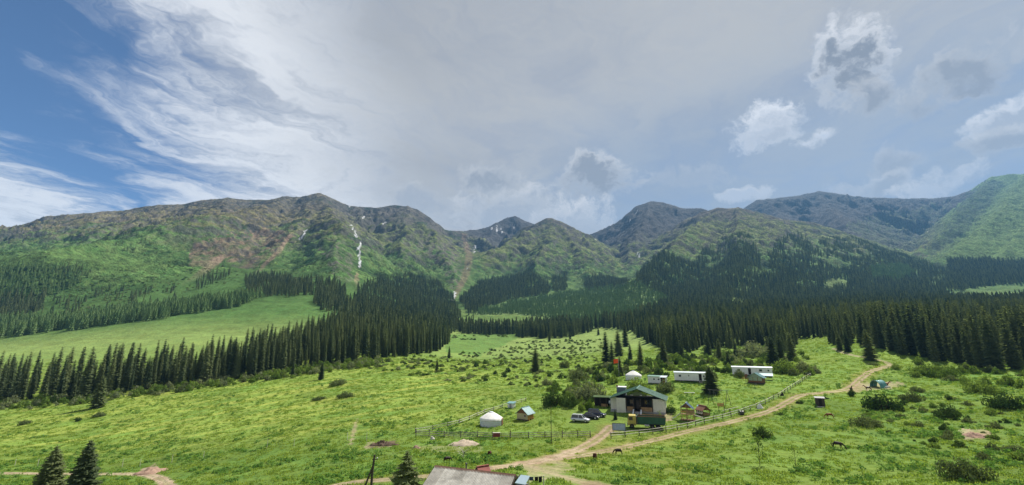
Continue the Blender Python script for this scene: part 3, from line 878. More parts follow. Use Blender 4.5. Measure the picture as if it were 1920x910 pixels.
def trunk_mesh(seed, top=0.9, r=0.012):
    b = MB()
    b.tube([(0, 0, -0.03), (0, 0, 0.0), (0, 0, 0.3), (0, 0, top)], [r * 1.35, r * 1.15, r * 0.8, r * 0.12], 6)
    return b
def crown_spruce(seed, levels=26, nb=8, R0=0.15, z0=0.04, segs=2, columnar=0.5, mi=0, b=None, twigs=0, lean=0.0):
    """whorls of drooping boughs round the stem of a tree one unit tall"""
    rng = random.Random(seed)
    b = b or MB()
    for i in range(levels):
        f = (i + rng.uniform(-.3, .3)) / levels
        f = min(max(f, 0), 0.985)
        z = z0 + (1 - z0) * f
        prof = (1 - f) ** (0.85 - 0.35 * columnar) * (0.72 + 0.28 * min(1, f / 0.12))
        n = max(3, int(round(nb * (0.55 + 0.45 * (1 - f)))))
        ph = rng.uniform(0, 6.28)
        for k in range(n):
            if rng.random() < 0.07: continue
            a = ph + 2 * math.pi * k / n + rng.uniform(-.25, .25)
            L = R0 * prof * rng.uniform(0.72, 1.14) + 0.008
            dr = rng.uniform(0.45, 0.95)
            ca, sa = math.cos(a), math.sin(a)
            wd = L * rng.uniform(0.34, 0.52)
            sp = []
            for s in range(segs + 1):
                q = s / segs
                rr = 0.004 + L * q
                zz = z - L * dr * q + L * 0.22 * q * q * 1.3
                w = wd * (0.55 + 0.8 * q - 1.30 * q * q) if s < segs else 0.0
                sp.append((rr, zz, w))
            vs = []; fs = []
            for rr, zz, w in sp:
                dz = -0.55 * w - 0.004
                vs += [(rr * ca, rr * sa, zz), (rr * ca - w * sa, rr * sa + w * ca, zz + dz), (rr * ca + w * sa, rr * sa - w * ca, zz + dz)]
            for s in range(segs):
                o = s * 3
                if s < segs - 1 or True:
                    fs += [(o, o + 3, o + 4, o + 1), (o, o + 2, o + 5, o + 3)]
            b.add(vs, fs, mi)
            for tw in range(twigs):
                q = rng.uniform(0.25, 0.95); sgn = rng.choice((-1, 1))
                bx, bz = 0.004 + L * q, z - L * dr * q + L * 0.28 * q * q
                aa = a + sgn * rng.uniform(0.5, 1.1); tl = L * rng.uniform(0.22, 0.42) * (1.15 - 0.5 * q); tw_ = tl * 0.3
                p0 = Vector((bx * ca, bx * sa, bz)); d = Vector((math.cos(aa), math.sin(aa), rng.uniform(-0.75, 0.25))) * tl
                sd = Vector((-math.sin(aa), math.cos(aa), 0)) * tw_
                b.add([p0, p0 + d * 0.45 + sd + Vector((0, 0, -tw_ * .6)), p0 + d, p0 + d * 0.45 - sd + Vector((0, 0, -tw_ * .6))], [(0, 1, 2, 3)], mi)
    # leader
    b.add([(0.006, 0, 0.955), (-0.003, 0.005, 0.955), (-0.003, -0.005, 0.955), (0, 0, 1.0)], [(0, 1, 3), (1, 2, 3), (2, 0, 3)], mi)
    return b
def crown_far(seed, R0=0.16, levels=9, mi=0, b=None, columnar=0.5):
    rng = random.Random(seed)
    b = b or MB()
    for i in range(levels):
        f = i / levels; z = 0.02 + f * 0.98; dz = 0.98 / levels * rng.uniform(1.5, 2.0)
        rad = R0 * (1 - f) ** (0.85 - 0.35 * columnar)
        n = 6 if f < 0.7 else 4
        ph = rng.uniform(0, 6.28)
        vs = [(0, 0, min(z + dz, 1.0))]
        for k in range(2 * n):
            a = ph + math.pi * k / n
            r = rad * (rng.uniform(0.85, 1.2) if k % 2 == 0 else rng.uniform(0.45, 0.62))
            vs.append((r * math.cos(a), r * math.sin(a), z + (0 if k % 2 == 0 else dz * 0.22) + rng.uniform(-.01, .01)))
        b.add(vs, [(0, 1 + k, 1 + (k + 1) % (2 * n)) for k in range(2 * n)], mi)
    return b
def leaf_ball(seed, n, lobes, size, mi=0, b=None, flat=0.0, fill=0.35):
    """foliage of a shrub or broad tree: leaf clumps over several lobes; lobes = (x, y, z, rx, ry, rz)"""
    rng = random.Random(seed)
    b = b or MB()
    wts = [l[3] * l[4] + l[4] * l[5] for l in lobes]
    for i in range(n):
        l = rng.choices(lobes, wts)[0]
        while True:
            d = Vector((rng.gauss(0, 1), rng.gauss(0, 1), rng.gauss(0, 1))).normalized()
            if d.z > -0.35: break
        rr = rng.uniform(0.55, 1.0) if rng.random() < fill else rng.uniform(0.86, 1.12)
        p = Vector((l[0] + d.x * l[3] * rr, l[1] + d.y * l[4] * rr, max(l[2] + d.z * l[5] * rr, size * 0.1)))
        s = size * rng.uniform(0.55, 1.35)
        u = Vector((rng.gauss(0, 1), rng.gauss(0, 1), rng.gauss(0, .6))).normalized()
        nrm = (d + Vector((rng.gauss(0, .5), rng.gauss(0, .5), rng.gauss(0, .5) + flat))).normalized()
        t = nrm.cross(u).normalized(); w = nrm.cross(t)
        b.add([p - t * s, p - w * s * .55, p + t * s * rng.uniform(.7, 1.1), p + w * s * .55], [(0, 1, 2, 3)], mi)
    return b
def bush_lobes(seed, k=7, tall=0.75, spread=0.62):
    rng = random.Random(seed)
    L = [(0, 0, tall * 0.42, 0.36, 0.36, tall * 0.44)]
    for i in range(k):
        a = rng.uniform(0, 6.28); r = spread * rng.uniform(0.35, 1.0); s = rng.uniform(0.16, 0.32)
        L.append((r * math.cos(a), r * math.sin(a), s * rng.uniform(0.5, 1.1) * tall, s, s, s * tall * rng.uniform(0.9, 1.35)))
    return L

# prototypes shared by all copies: spruces one unit tall, shrubs about one unit in radius
SPR = []      # near spruces: (trunk mesh, crown mesh, both in one)
for s in range(6):
    col_ = [0.8, 1.0, 0.7, 0.95, 0.85, 1.1][s]
    lv, nbr, rr = [46, 50, 42, 48, 46, 52][s], 9, [0.110, 0.088, 0.130, 0.098, 0.120, 0.080][s]
    tm = trunk_mesh(s).mesh('trunk', BARK)
    cm = crown_spruce(100 + s, lv, nbr, rr, 0.03 + 0.01 * (s % 3), 2, col_).mesh('crown', NEEDLE)
    bo = trunk_mesh(s); crown_spruce(100 + s, lv, nbr, rr, 0.03 + 0.01 * (s % 3), 2, col_, 1, bo)
    SPR.append((tm, cm, bo.mesh('spruce', [BARK, NEEDLE])))
FAR_S = [crown_far(200 + s, [0.115, 0.095, 0.13, 0.105][s], 10, columnar=[.8, 1.0, .7, .9][s]).mesh('spruce_far', NEEDLE) for s in range(4)]
FAR_Y = [crown_far(230 + s, [0.20, 0.17, 0.22][s], 7, columnar=.4).mesh('young_far', NEEDLE_Y) for s in range(3)]
BUSH = {}
for key, mat, tall, n, sz in [('fresh', LEAF_FRESH, .75, 420, .085), ('olive', LEAF_OLIVE, .65, 420, .08), ('dark', LEAF_DARK, .8, 480, .085), ('pale', LEAF_PALE, .7, 380, .075)]:
    BUSH[key] = [leaf_ball(300 + i, n, bush_lobes(310 + i * 7 + len(key), 7, tall), sz).mesh('foliage', mat) for i in range(3)]
def tuft(seed, n, h, mat, w=0.035, spread=0.35):
    rng = random.Random(seed)
    b = MB()
    for i in range(n):
        a = rng.uniform(0, 6.28); r = spread * math.sqrt(rng.random()); x, y = r * math.cos(a), r * math.sin(a)
        a2 = rng.uniform(0, 6.28); ln = rng.uniform(0.1, 0.5) * h; hh = h * rng.uniform(0.5, 1.1)
        dx, dy = math.cos(a2) * ln, math.sin(a2) * ln
        b.add([(x - w * math.sin(a2), y + w * math.cos(a2), 0), (x + w * math.sin(a2), y - w * math.cos(a2), 0), (x + dx, y + dy, hh)], [(0, 1, 2)])
    return b.mesh('tuft', mat)
TUFTS = [tuft(500 + i, 16, [.30, .40, .26][i], GRASSM, .07) for i in range(3)]
HERBS = [leaf_ball(520 + i, 18, [(0, 0, .22, .4, .4, .26)], .17, flat=.6).mesh('herb', HERB) for i in range(3)]

def scatter(name, label, pts, rot, scl, idx, meshes, kind='stuff', cat=None):
    """one object: copies of a few small meshes on a cloud of points"""
    me = bpy.data.meshes.new(name)
    me.vertices.add(len(pts)); me.vertices.foreach_set('co', np.asarray(pts, np.float32).ravel())
    for nm, typ, arr, key in (('rot', 'FLOAT', rot, 'value'), ('idx', 'INT', idx, 'value')):
        at = me.attributes.new(nm, typ, 'POINT'); at.data.foreach_set(key, np.asarray(arr, np.int32 if typ == 'INT' else np.float32))
    at = me.attributes.new('scl', 'FLOAT_VECTOR', 'POINT'); at.data.foreach_set('vector', np.asarray(scl, np.float32).ravel())
    o = bpy.data.objects.new(name, me)
    COL.objects.link(o)
    tag(o, label, cat, None, kind)
    ng = bpy.data.node_groups.new(name, 'GeometryNodeTree')
    ng.interface.new_socket('Geometry', in_out='INPUT', socket_type='NodeSocketGeometry')
    ng.interface.new_socket('Geometry', in_out='OUTPUT', socket_type='NodeSocketGeometry')
    gi = ng.nodes.new('NodeGroupInput'); go = ng.nodes.new('NodeGroupOutput')
    g2i = ng.nodes.new('GeometryNodeGeometryToInstance')
    for m in reversed(meshes):
        po = bpy.data.objects.new(m.name + '_pattern', m)
        oi = ng.nodes.new('GeometryNodeObjectInfo'); oi.inputs['Object'].default_value = po
        ng.links.new(oi.outputs['Geometry'], g2i.inputs[0])
    iop = ng.nodes.new('GeometryNodeInstanceOnPoints')
    def attr(nm, typ):
        a = ng.nodes.new('GeometryNodeInputNamedAttribute'); a.data_type = typ; a.inputs['Name'].default_value = nm
        return a.outputs['Attribute']
    cx = ng.nodes.new('ShaderNodeCombineXYZ')
    ng.links.new(attr('rot', 'FLOAT'), cx.inputs[2])
    e2r = ng.nodes.new('FunctionNodeEulerToRotation')
    ng.links.new(cx.outputs[0], e2r.inputs[0])
    ng.links.new(gi.outputs[0], iop.inputs['Points'])
    ng.links.new(g2i.outputs[0], iop.inputs['Instance'])
    iop.inputs['Pick Instance'].default_value = True
    ng.links.new(attr('idx', 'INT'), iop.inputs['Instance Index'])
    ng.links.new(e2r.outputs[0], iop.inputs['Rotation'])
    ng.links.new(attr('scl', 'FLOAT_VECTOR'), iop.inputs['Scale'])
    ng.links.new(iop.outputs[0], go.inputs[0])
    md = o.modifiers.new('scatter', 'NODES'); md.node_group = ng
    return o

# ------------------------------------------------------------------ woods
def ground_pe(x, y):
    z = ground_z(x, y)
    px, py = ae_pix(x / y, z / y)
    return z, px, py
def colu(x, y):
    return x / y * 821.0 + 960.0
step = 5.0
gx = []; gy = []
for D_ in np.arange(125, 2150, step):
    w = 1.30 * D_
    xs = np.arange(-w, w, step)
    gx.append(xs + RNG.uniform(-.42, .42, len(xs)) * step); gy.append(D_ + RNG.uniform(-.42, .42, len(xs)) * step)
gx = np.concatenate(gx); gy = np.concatenate(gy)
gz, gpx, gpy = ground_pe(gx, gy)
gcol = colu(gx, gy)
_fy = np.clip(np.searchsorted(gd, gy) - 1, 0, ND - 2)
gdef = bilerp(RUN - EE, (gx / gy - A0) / (A1 - A0) * (NA - 1), _fy + (gy - gd[_fy]) / (gd[_fy + 1] - gd[_fy]))
gvis = gdef < 0.012
gn1 = fbm(gx, gy, 70, 4, 0.6, 1100); gn2 = fbm(gx, gy, 20, 3, 0.6, 1110)
gru = RNG.random_sample(len(gx))
gdirt = bilerp(DIRT, (gx / gy - A0) / (A1 - A0) * (NA - 1), _fy + (gy - gd[_fy]) / (gd[_fy + 1] - gd[_fy]))
SPEC = np.zeros(len(gx), int)      # 0 nothing, 1 spruce, 2 young plantation
HT = np.zeros(len(gx))
def wood(poly, mode, spec, hlo, hhi, dens, Dlo=0, Dhi=9e9, gap=None, rough=4.0):
    if mode == 'D': m = in_poly(gcol + gn2 * 6, gy + gn2 * gy * 0.02, poly)
    else: m = in_poly(gpx + gn1 * rough, gpy + gn2 * rough * 0.5, poly) & gvis
    m &= (gy > Dlo) & (gy < Dhi) & (gru < dens) & (gdirt < 0.2)
    if gap is not None: m &= (gn1 + gn2 * 0.5) > gap
    SPEC[m] = spec
    HT[m] = hlo + (hhi - hlo) * np.clip(0.5 + gn2[m] * 0.5 + RNG.uniform(-.5, .5, m.sum()), 0, 1)
wood([(-150,203),(0,203),(120,207),(160,199),(250,206),(400,216),(500,224),(600,242),(700,272),(760,300),(820,350),(845,420),(830,560),(760,640),(690,620),(640,520),(600,400),(500,315),(400,268),(300,251),(150,244),(-150,240)], 'D', 1, 9, 23, .85)
wood([(-150,492),(0,494),(150,517),(300,537),(420,575),(452,600),(475,650),(400,650),(250,610),(100,580),(-150,570)], 'D', 2, 12, 19, .85)
wood([(-40,545),(90,545),(75,590),(30,612),(-40,615)], 'P', 1, 12, 17, .75, 600)
wood([(-40,505),(70,495),(175,518),(135,540),(95,555),(-40,560)], 'P', 2, 9, 13, .8, 600)
wood([(100,498),(140,494),(178,515),(120,520),(80,505)], 'P', 1, 7, 12, .45, 600)
wood([(190,450),(230,440),(285,446),(280,466),(245,474),(200,470)], 'P', 1, 7, 12, .30, 700, gap=0.0)
wood([(360,530),(420,505),(440,515),(405,530),(370,545)], 'P', 1, 9, 14, .5, 600)
wood([(100,560),(200,545),(330,545),(330,560),(210,590),(90,615)], 'P', 1, 8, 14, .25, 560, gap=0.05)
wood([(455,525),(500,514),(540,522),(590,553),(560,556),(500,556),(465,548)], 'P', 1, 10, 16, .7, 560)
wood([(548,532),(585,530),(585,556),(548,556)], 'P', 1, 12, 18, .8, 560)
wood([(592,532),(625,528),(648,545),(645,580),(610,590),(590,570)], 'P', 1, 12, 18, .8, 560)
wood([(672,545),(700,528),(740,522),(790,515),(820,530),(852,562),(862,600),(845,640),(700,650),(640,620),(600,600),(640,578),(660,575)], 'P', 1, 10, 20, .62, 560, gap=-0.5)
wood([(640,600),(700,560),(760,600),(850,600),(850,650),(640,650)], 'D', 1, 11, 21, .6, 560)
wood([(862,562),(905,528),(955,520),(1000,512),(1038,540),(1024,553),(960,562),(910,578),(878,592)], 'P', 1, 12, 18, .8, 600)
wood([(1034,522),(1060,518),(1062,545),(1040,548)], 'P', 1, 12, 18, .7, 600)
wood([(1095,528),(1120,518),(1180,530),(1195,540),(1100,548)], 'P', 1, 12, 18, .8, 600)
wood([(835,640),(860,600),(960,585),(975,535),(1040,510),(1110,560),(1120,640),(1030,640),(1000,640),(880,680)], 'D', 1, 14, 22, .85)
wood([(1060,640),(1110,600),(1180,520),(1205,400),(1240,300),(1270,272),(1330,300),(1420,305),(1440,300),(1465,235),(1482,230),(1500,330),(1540,300),(1562,236),(1600,222),(1650,205),(1720,182),(1800,168),(1920,150),(2250,130),(2250,620),(1900,620),(1760,900),(1760,1220),(1300,1260),(1210,1380),(1195,900),(1110,760)], 'D', 1, 10, 23, .68)
wood([(1222,534),(1258,510),(1300,498),(1322,470),(1345,455),(1400,438),(1418,465),(1432,505),(1455,455),(1500,436),(1530,470),(1542,450),(1592,446),(1622,480),(1662,490),(1722,516),(1782,518),(1815,548),(1700,565),(1500,585),(1300,565)], 'P', 1, 9, 18, .62, 700, gap=-0.02)
wood([(1595,446),(1640,462),(1690,478),(1760,500),(1810,520),(1790,535),(1700,505),(1640,482)], 'P', 1, 11, 16, .6, 700)
wood([(1630,500),(1700,497),(1720,515),(1690,530),(1640,525)], 'P', 2, 9, 13, .9, 700)
wood([(1775,490),(1850,487),(1940,494),(1940,530),(1860,536),(1790,545)], 'P', 1, 13, 19, .85, 700)
wood([(888,592),(905,579),(1000,560),(1080,546),(1190,533),(1222,545),(1262,566),(1225,588),(1170,606),(1100,618),(1040,616),(1030,597),(960,589)], 'P', 2, 7, 12, .72, 600)
wood([(1370,563),(1430,563),(1425,580),(1372,582)], 'P', 0, 1, 1, .92)
wood([(1480,582),(1510,578),(1512,594),(1485,598)], 'P', 0, 1, 1, .9)
wood([(1545,525),(1595,522),(1588,542),(1548,546)], 'P', 0, 1, 1, .9)
wood([(1412,440),(1440,470),(1446,510),(1430,510),(1425,480)], 'P', 0, 1, 1, .8)
# no trees where the stream and the tracks run, nor right in front of the sight of the yard
SPEC[(gy < 230) & (gcol > 860) & (gcol < 1550)] = 0

# single spruces seen apart from the woods: foot of the tree (column, row), height in rows, look, label
def by_px(px, py, hpx, top_up=True):
    p = hit(px, py)
    a, e = pix_ae(px, py)
    yv = F_PX * CT + (py - 455) * ST
    # height for a span of rows
    e2 = pix_ae(px, py - hpx)[1]
    return p, (float(e2) - float(e)) * p.y
SOLO = [
 (182,765,62,2,'tall dark spruce standing out in front of the wood beside pale scrub'),
 (602,712,34,0,'lone spruce on the meadow just below the wood left of the scrubby slope'),
 (583,700,24,1,'slim spruce beside the lone spruce at the foot of the wood'),
 (548,706,28,1,'narrow spruce in the scrub below the middle of the wood'),
 (842,672,23,1,'small spruce alone beside the light green field'),
 (819,696,24,1,'small spruce among low shrubs on the open slope'),
 (1004,698,47,5,'broad dark double spruce standing alone in the middle of the open slope'),
 (1030,641,20,1,'spruce at the foot of the tree row by the round shrub'),
 (1069,636,14,0,'tiny far spruce alone on the slope below the plantation'),
 (1122,628,15,0,'tiny far spruce on the slope edge below the plantation, beside a smaller one'),
 (1137,681,60,1,'tall slim spruce at the outer end of the cluster behind the flag'),
 (1148,682,42,3,'shorter spruce beside the tall slim one behind the flag'),
 (1163,705,40,0,'spruce right beside the orange flag above the far yurt'),
 (1160,668,50,2,'spruce in the middle of the cluster behind the flag'),
 (1173,650,46,1,'slim spruce in the back of the cluster above the flag'),
 (1202,692,52,1,'thin ragged spruce behind the far yurt'),
 (1182,674,30,0,'small spruce between the flag cluster and the far yurt'),
 (1245,686,50,2,'wide dark spruce above the small white cabin'),
 (1278,676,36,0,'dark cone-shaped spruce in the scrub above the long white wagon'),
 (1294,662,18,1,'slim spruce in the scrub uphill of the cone-shaped spruce'),
 (1328,666,42,0,'dark pointed spruce at the wood edge above the wagons'),
 (1349,674,40,1,'slim spruce in the scrub between the two long wagons'),
 (1366,686,30,0,'short spruce closest to the long wagon with the wooden gazebo'),
 (1380,670,32,0,'leaning dark spruce next to the pale willow thicket'),
 (1451,690,62,2,'big spruce in the near group above the second long wagon'),
 (1466,684,58,3,'second big spruce of the near group beside the track meadow'),
 (1485,674,52,0,'outermost spruce of the near group beside the track meadow'),
 (1441,664,34,1,'small dark spruce at the edge of the pale willow thicket'),
 (1334,738,54,2,'wide bushy dark spruce standing alone behind the swing frame'),
 (1154,787,20,2,'small young spruce on the lawn in front of the green-roofed house'),
 (1632,676,60,2,'spruce with a bare foot standing alone inside the bend of the track'),
 (1575,657,36,0,'spruce at the very end of the upper track, outer one'),
 (1590,660,40,0,'spruce at the very end of the upper track, inner one'),
]
sx_l = []; extra = []
for (px, py, hp, var, lab) in SOLO:
    p, h = by_px(px, py, hp)
    extra.append((p.x, p.y, p.z, h, var, lab))
# thin the woods where single trees stand
for e in extra:
    SPEC[(np.hypot(gx - e[0], gy - e[1]) < 5.0) & (SPEC == 1)] = 0
sel = SPEC == 1
tx, ty, tz, th = gx[sel], gy[sel], gz[sel], HT[sel]
tvar = RNG.randint(0, 6, len(tx))
# the 300 spruces that show largest: painted far to near, counted
W_, H_ = 960, 455
idb = np.full((H_, W_), -1, int)
bpx, bpy_ = ae_pix(tx / ty, tz / ty); qpx, qpy = ae_pix(tx / ty, (tz + th) / ty)
cand = np.where((th / ty * 821 > 16) & (bpx > -30) & (bpx < 1950))[0]
for i in cand[np.argsort(-ty[cand])]:
    y0, y1 = int(qpy[i] / 2), int(bpy_[i] / 2)
    for y in range(max(y0, 0), min(y1, H_ - 1) + 1):
        w = 0.13 * th[i] / ty[i] * 410 * (0.15 + (y - y0) / max(1, y1 - y0))
        x = (bpx[i] + (qpx[i] - bpx[i]) * (y1 - y) / max(1, y1 - y0)) / 2
        idb[y, max(int(x - w), 0):max(int(x + w) + 1, 0)] = i
cnt = np.bincount(idb[idb >= 0], minlength=len(tx))
big = np.argsort(-cnt)[:300 - len(extra)]
is_big = np.zeros(len(tx), bool); is_big[big] = True
def spruce_obj(x, y, z, h, var, label, group, rz, wide=1.0):
    o = empty('spruce_tree', (x, y, z - 0.1), rz, label, 'spruce', group, (h * wide, h * wide, h))
    for nm, me in (('trunk', SPR[var][0]), ('crown', SPR[var][1])):
        c = bpy.data.objects.new(nm, me); COL.objects.link(c); c.parent = o
    return o
for (x, y, z, h, var, lab) in extra:
    spruce_obj(x, y, z, h, var, lab, None, RNG.uniform(0, 6.28), 2.7 if ('double' in lab or 'bushy' in lab) else 1.9)
for i in big:
    c_ = colu(tx[i], ty[i])
    def pick(secs):
        return next(t_ for lim, t_ in secs if c_ < lim)
    if c_ < 880:
        grp = 'spruces at the front of the long wood'
        where = 'of the long wood ' + pick([(110, 'at the picture edge'), (290, 'behind the tall lone spruce'), (470, 'above its willow scrub'), (640, 'above the small lone spruces'), (9e9, 'at the end by the light field')])
    elif c_ > 1530:
        grp = 'spruces at the front of the wood above the track'
        where = 'of the tall wood ' + pick([(1640, 'at the top of the upper track'), (1750, 'behind the single spruce in the bend'), (1850, 'uphill from the tent'), (9e9, 'at the picture edge past the tent')])
    else:
        grp = 'spruces at the edge of the valley wood'
        where = 'of the valley wood ' + pick([(1215, 'behind the flag'), (1330, 'above the short cabin'), (1440, 'above the longest wagon'), (9e9, 'beside the track meadow')])
    lab = ('very tall ' if th[i] > 22 else 'tall ' if th[i] > 17 else 'short ') + ('slim' if tvar[i] in (1, 3, 5) else 'full') + (' front-rank' if cnt[i] > np.median(cnt[big]) else ' second-rank') + ' spruce ' + where
    spruce_obj(tx[i], ty[i], tz[i], th[i], tvar[i], lab, grp, RNG.uniform(0, 6.28), RNG.uniform(.78, 1.1) if c_ < 880 else RNG.uniform(.95, 1.35))
rest = ~is_big
nr = rest & (ty < 420)
def scl3(h, w): return np.stack([h * w, h * w, h], -1)
scatter('forest', 'dark spruce wood behind the front ranks of trees', np.stack([tx, ty, tz - .1], -1)[nr], RNG.uniform(0, 6.28, nr.sum()), scl3(th[nr], RNG.uniform(.78, 1.15, nr.sum())), tvar[nr], [s[2] for s in SPR])
fr = rest & (ty >= 420)
scatter('forest', 'far dark spruce woods on the valley floor and mountain flanks', np.stack([tx, ty, tz - .2], -1)[fr], RNG.uniform(0, 6.28, fr.sum()), scl3(th[fr], RNG.uniform(.9, 1.3, fr.sum())), RNG.randint(0, 4, fr.sum()), FAR_S)
sel = SPEC == 2
scatter('forest', 'lighter green plantations of young conifers on the lower slopes', np.stack([gx, gy, gz - .2], -1)[sel], RNG.uniform(0, 6.28, sel.sum()), scl3(HT[sel], np.ones(sel.sum())), RNG.randint(0, 3, sel.sum()), FAR_Y)
print('TREES', len(tx), nr.sum(), fr.sum(), sel.sum())
# ------------------------------------------------------------------ scrub
def region_pts(poly, step, keep):
    cs = [c for c, _ in poly]; ds = [d for _, d in poly]
    out = []
    for D_ in np.arange(min(ds), max(ds), step):
        x0, x1 = (min(cs) - 960) / 821 * D_, (max(cs) - 960) / 821 * D_
        xs = np.arange(x0, x1, step)
        x = xs + RNG.uniform(-.48, .48, len(xs)) * step; y = D_ + RNG.uniform(-.48, .48, len(xs)) * step
        m = in_poly(colu(x, y), y, poly) & (RNG.random_sample(len(xs)) < keep)
        out.append(np.stack([x[m], y[m]], -1))
    return np.concatenate(out)
SHRUBS = []      # x, y, z, radius, tallness, kind, label, group
CAMP_KEEP = [(1144, 1262, 105, 135), (1200, 1330, 140, 158), (1370, 1450, 145, 172), (1170, 1206, 158, 172), (900, 1000, 105, 134), (1255, 1420, 104, 136), (1080, 1160, 105, 125)]
def clear_of_camp(x, y):
    c = float(colu(x, y))
    return not any(a - 4 < c < b + 4 and d0 < y < d1 for a, b, d0, d1 in CAMP_KEEP)
def fill(poly, step, keep, rlo, rhi, kinds, label, group, gap=None, tall=(.8, 1.3)):
    for x, y in region_pts(poly, step, keep):
        if gap is not None and float(fbm(np.array([x]), np.array([y]), 16, 2, .5, 1300)[0]) < gap: continue
        if not clear_of_camp(x, y): continue
        if min(float(seg_dist(np.array([x]), np.array([y]), rd)[0]) for rd in (ROAD_TRACK, ROAD_UP)) < 3.0: continue
        r = rlo + (rhi - rlo) * RNG.random_sample() ** 1.5
        SHRUBS.append((x, y, float(ground_z(x, y)), r, RNG.uniform(*tall), kinds[RNG.randint(len(kinds))], label, group))
fill([(-120,183),(0,181),(100,184),(200,188),(330,194),(450,203),(560,213),(680,232),(740,262),(700,278),(560,240),(400,220),(250,208),(100,208),(-120,206)], 3.4, .8, 1.8, 3.8, ['fresh', 'pale', 'fresh', 'olive'],
     'pale green willow shrub in the band of scrub along the foot of the long wood', 'shrubs along the foot of the long wood')
fill([(560,232),(640,232),(760,205),(900,178),(1000,170),(1060,182),(1120,235),(1130,470),(1050,490),(970,480),(900,380),(820,330),(740,290),(640,262)], 5.2, .75, 1.4, 3.2, ['olive', 'fresh', 'olive', 'pale', 'dark'],
     'low juniper-like shrub dotting the open middle slope below the plantation', 'shrubs on the open middle slope', gap=-0.05, tall=(.5, .9))
fill([(1015,172),(1060,152),(1110,150),(1180,173),(1250,163),(1320,163),(1370,172),(1440,170),(1490,158),(1528,165),(1520,190),(1500,225),(1440,292),(1300,268),(1200,240),(1130,236),(1060,205)], 4.4, .75, 1.7, 3.8, ['fresh', 'olive', 'pale', 'fresh', 'dark'],
     'bushy green shrub in the thicket between the wagons and the valley wood', 'shrubs between the wagons and the valley wood', gap=-0.28)
fill([(1690,150),(1760,138),(1800,128),(1920,112),(2060,100),(2060,125),(1920,146),(1800,163),(1700,176)], 3.7, .8, 1.5, 3.2, ['fresh', 'fresh', 'olive'],
     'bright green shrub at the foot of the wood above the tent', 'shrubs at the foot of the wood above the tent', gap=-0.2)
fill([(1570,98),(1600,118),(1700,118),(1800,112),(1920,98),(2060,88),(2060,62),(1920,62),(1760,68),(1690,76),(1620,90)], 3.6, .6, .6, 2.0, ['dark', 'olive', 'fresh', 'olive'],
     'small dark green shrub on the hummocky pasture by the brown horse', 'small shrubs on the hummocky pasture', tall=(.6, .95))
fill([(1010,148),(1030,150),(1075,128),(1110,124),(1120,132),(1080,150),(1040,165)], 3.2, .6, 1.3, 2.4, ['fresh', 'dark', 'olive'], 'leafy shrub in the grove next to the parked cars', 'shrubs in the grove next to the cars', tall=(.9, 1.4))
# larger bushes that can be told apart: column and row of the foot, half width in columns, tallness, kind, label
BIG = [
 (1657,768,38,.85,'dark','very large dark round bush below the blue-green tent'), (1598,743,10,1.4,'dark','small vase-shaped bush beside the dark horse near the tent'),
 (1712,752,24,.8,'olive','wide bush just beside the large dark round bush'), (1782,784,31,.85,'dark','dark oval bush on the pasture above the patch of bare earth'),
 (1841,737,36,.7,'fresh','broad bright bush at the foot of the tall wood'), (1888,766,34,.95,'dark','big round bush at the edge of the picture below the wood'),
 (1622,800,30,.75,'olive','sprawling bush in the dip below the large dark bush'), (1812,900,46,.9,'olive','largest bush low on the pasture at the bottom edge'),
 (1430,822,19,1.25,'dark','single dark shrub on the bare pasture below the track fence'), (1742,702,32,.7,'fresh','light green bush pair under the first tall spruces'),
 (1412,668,40,.75,'pale','large pale rounded willow bush behind the second long wagon'), (1330,712,20,1.1,'olive','grey-olive bush behind the wide spruce by the swings'),
 (1386,708,13,1.2,'olive','round bush at the end of the second long wagon'), (1362,700,12,1.2,'dark','small dark bush between the wide spruce and the second wagon'),
 (1472,700,30,.9,'fresh','wide green bush past the end of the second long wagon'), (1504,698,24,.8,'olive','wind-swept bush at the top end of the pole fence'),
 (1040,762,30,1.05,'dark','dark leafy tree nearest the wooden hut in the grove'), (1072,764,22,1.15,'dark','dense dark tree in the middle of the grove by the cars'),
 (1104,748,38,.95,'pale','spreading pale willow tree above the open shed'), (1196,738,32,.95,'fresh','light green willow tree right behind the house roof'),
 (1248,735,26,.9,'olive','low bush behind the right end of the house roof'), (1090,772,9,1.9,'fresh','slim light green sapling behind the cars, outer one'),
 (1106,768,11,1.7,'fresh','slim light green sapling behind the cars, beside the open shed'), (1060,690,14,1.1,'olive','round shrub alone on the slope above the grove'),
 (1084,714,26,.95,'olive','long shrub above the pale willow by the open shed'), (1015,699,8,.9,'pale','small pale shrub at the foot of the double spruce'),
 (1258,775,14,1.1,'dark','bush at the corner of the house next to the play tower'), (1500,757,8,.9,'dark','little bush beside the bend of the track'),
 (1464,778,6,.9,'dark','little dark shrub at the very edge of the track below the fence'), (145,790,9,.9,'dark','small dark bush on the meadow below the tall lone spruce'),
 (186,781,14,.7,'olive','low twin bush on the meadow beside the small dark bush'), (46,796,12,.8,'olive','grey-green bush at the lower corner of the left scrub band'),
 (598,750,16,.5,'olive','flat shrub on the open left meadow, lower one'), (648,744,22,.5,'olive','flat wide shrub on the open left meadow, upper one'),
 (634,722,22,.6,'olive','shrub patch at the top of the left meadow'), (1680,692,14,.8,'fresh','bright shrub between the single spruce and the wood'),
 (1638,684,15,.35,'olive','flat bush at the bare foot of the single spruce in the bend'), (1545,748,10,.5,'dark','low dark plant heap beside the grey outhouse'),
 (1718,735,16,.7,'olive','low bush at the end of the trampled earth by the tent'), (1780,706,22,.8,'fresh','bright bush below the leaning young spruces')]
for (px, py, hw, tall, kind, lab) in BIG:
    p = hit(px, py)
    yv = F_PX * CT + (py - 455) * ST
    SHRUBS.append((p.x, p.y, p.z, hw * p.y / yv / 0.92, tall, kind, lab, None))
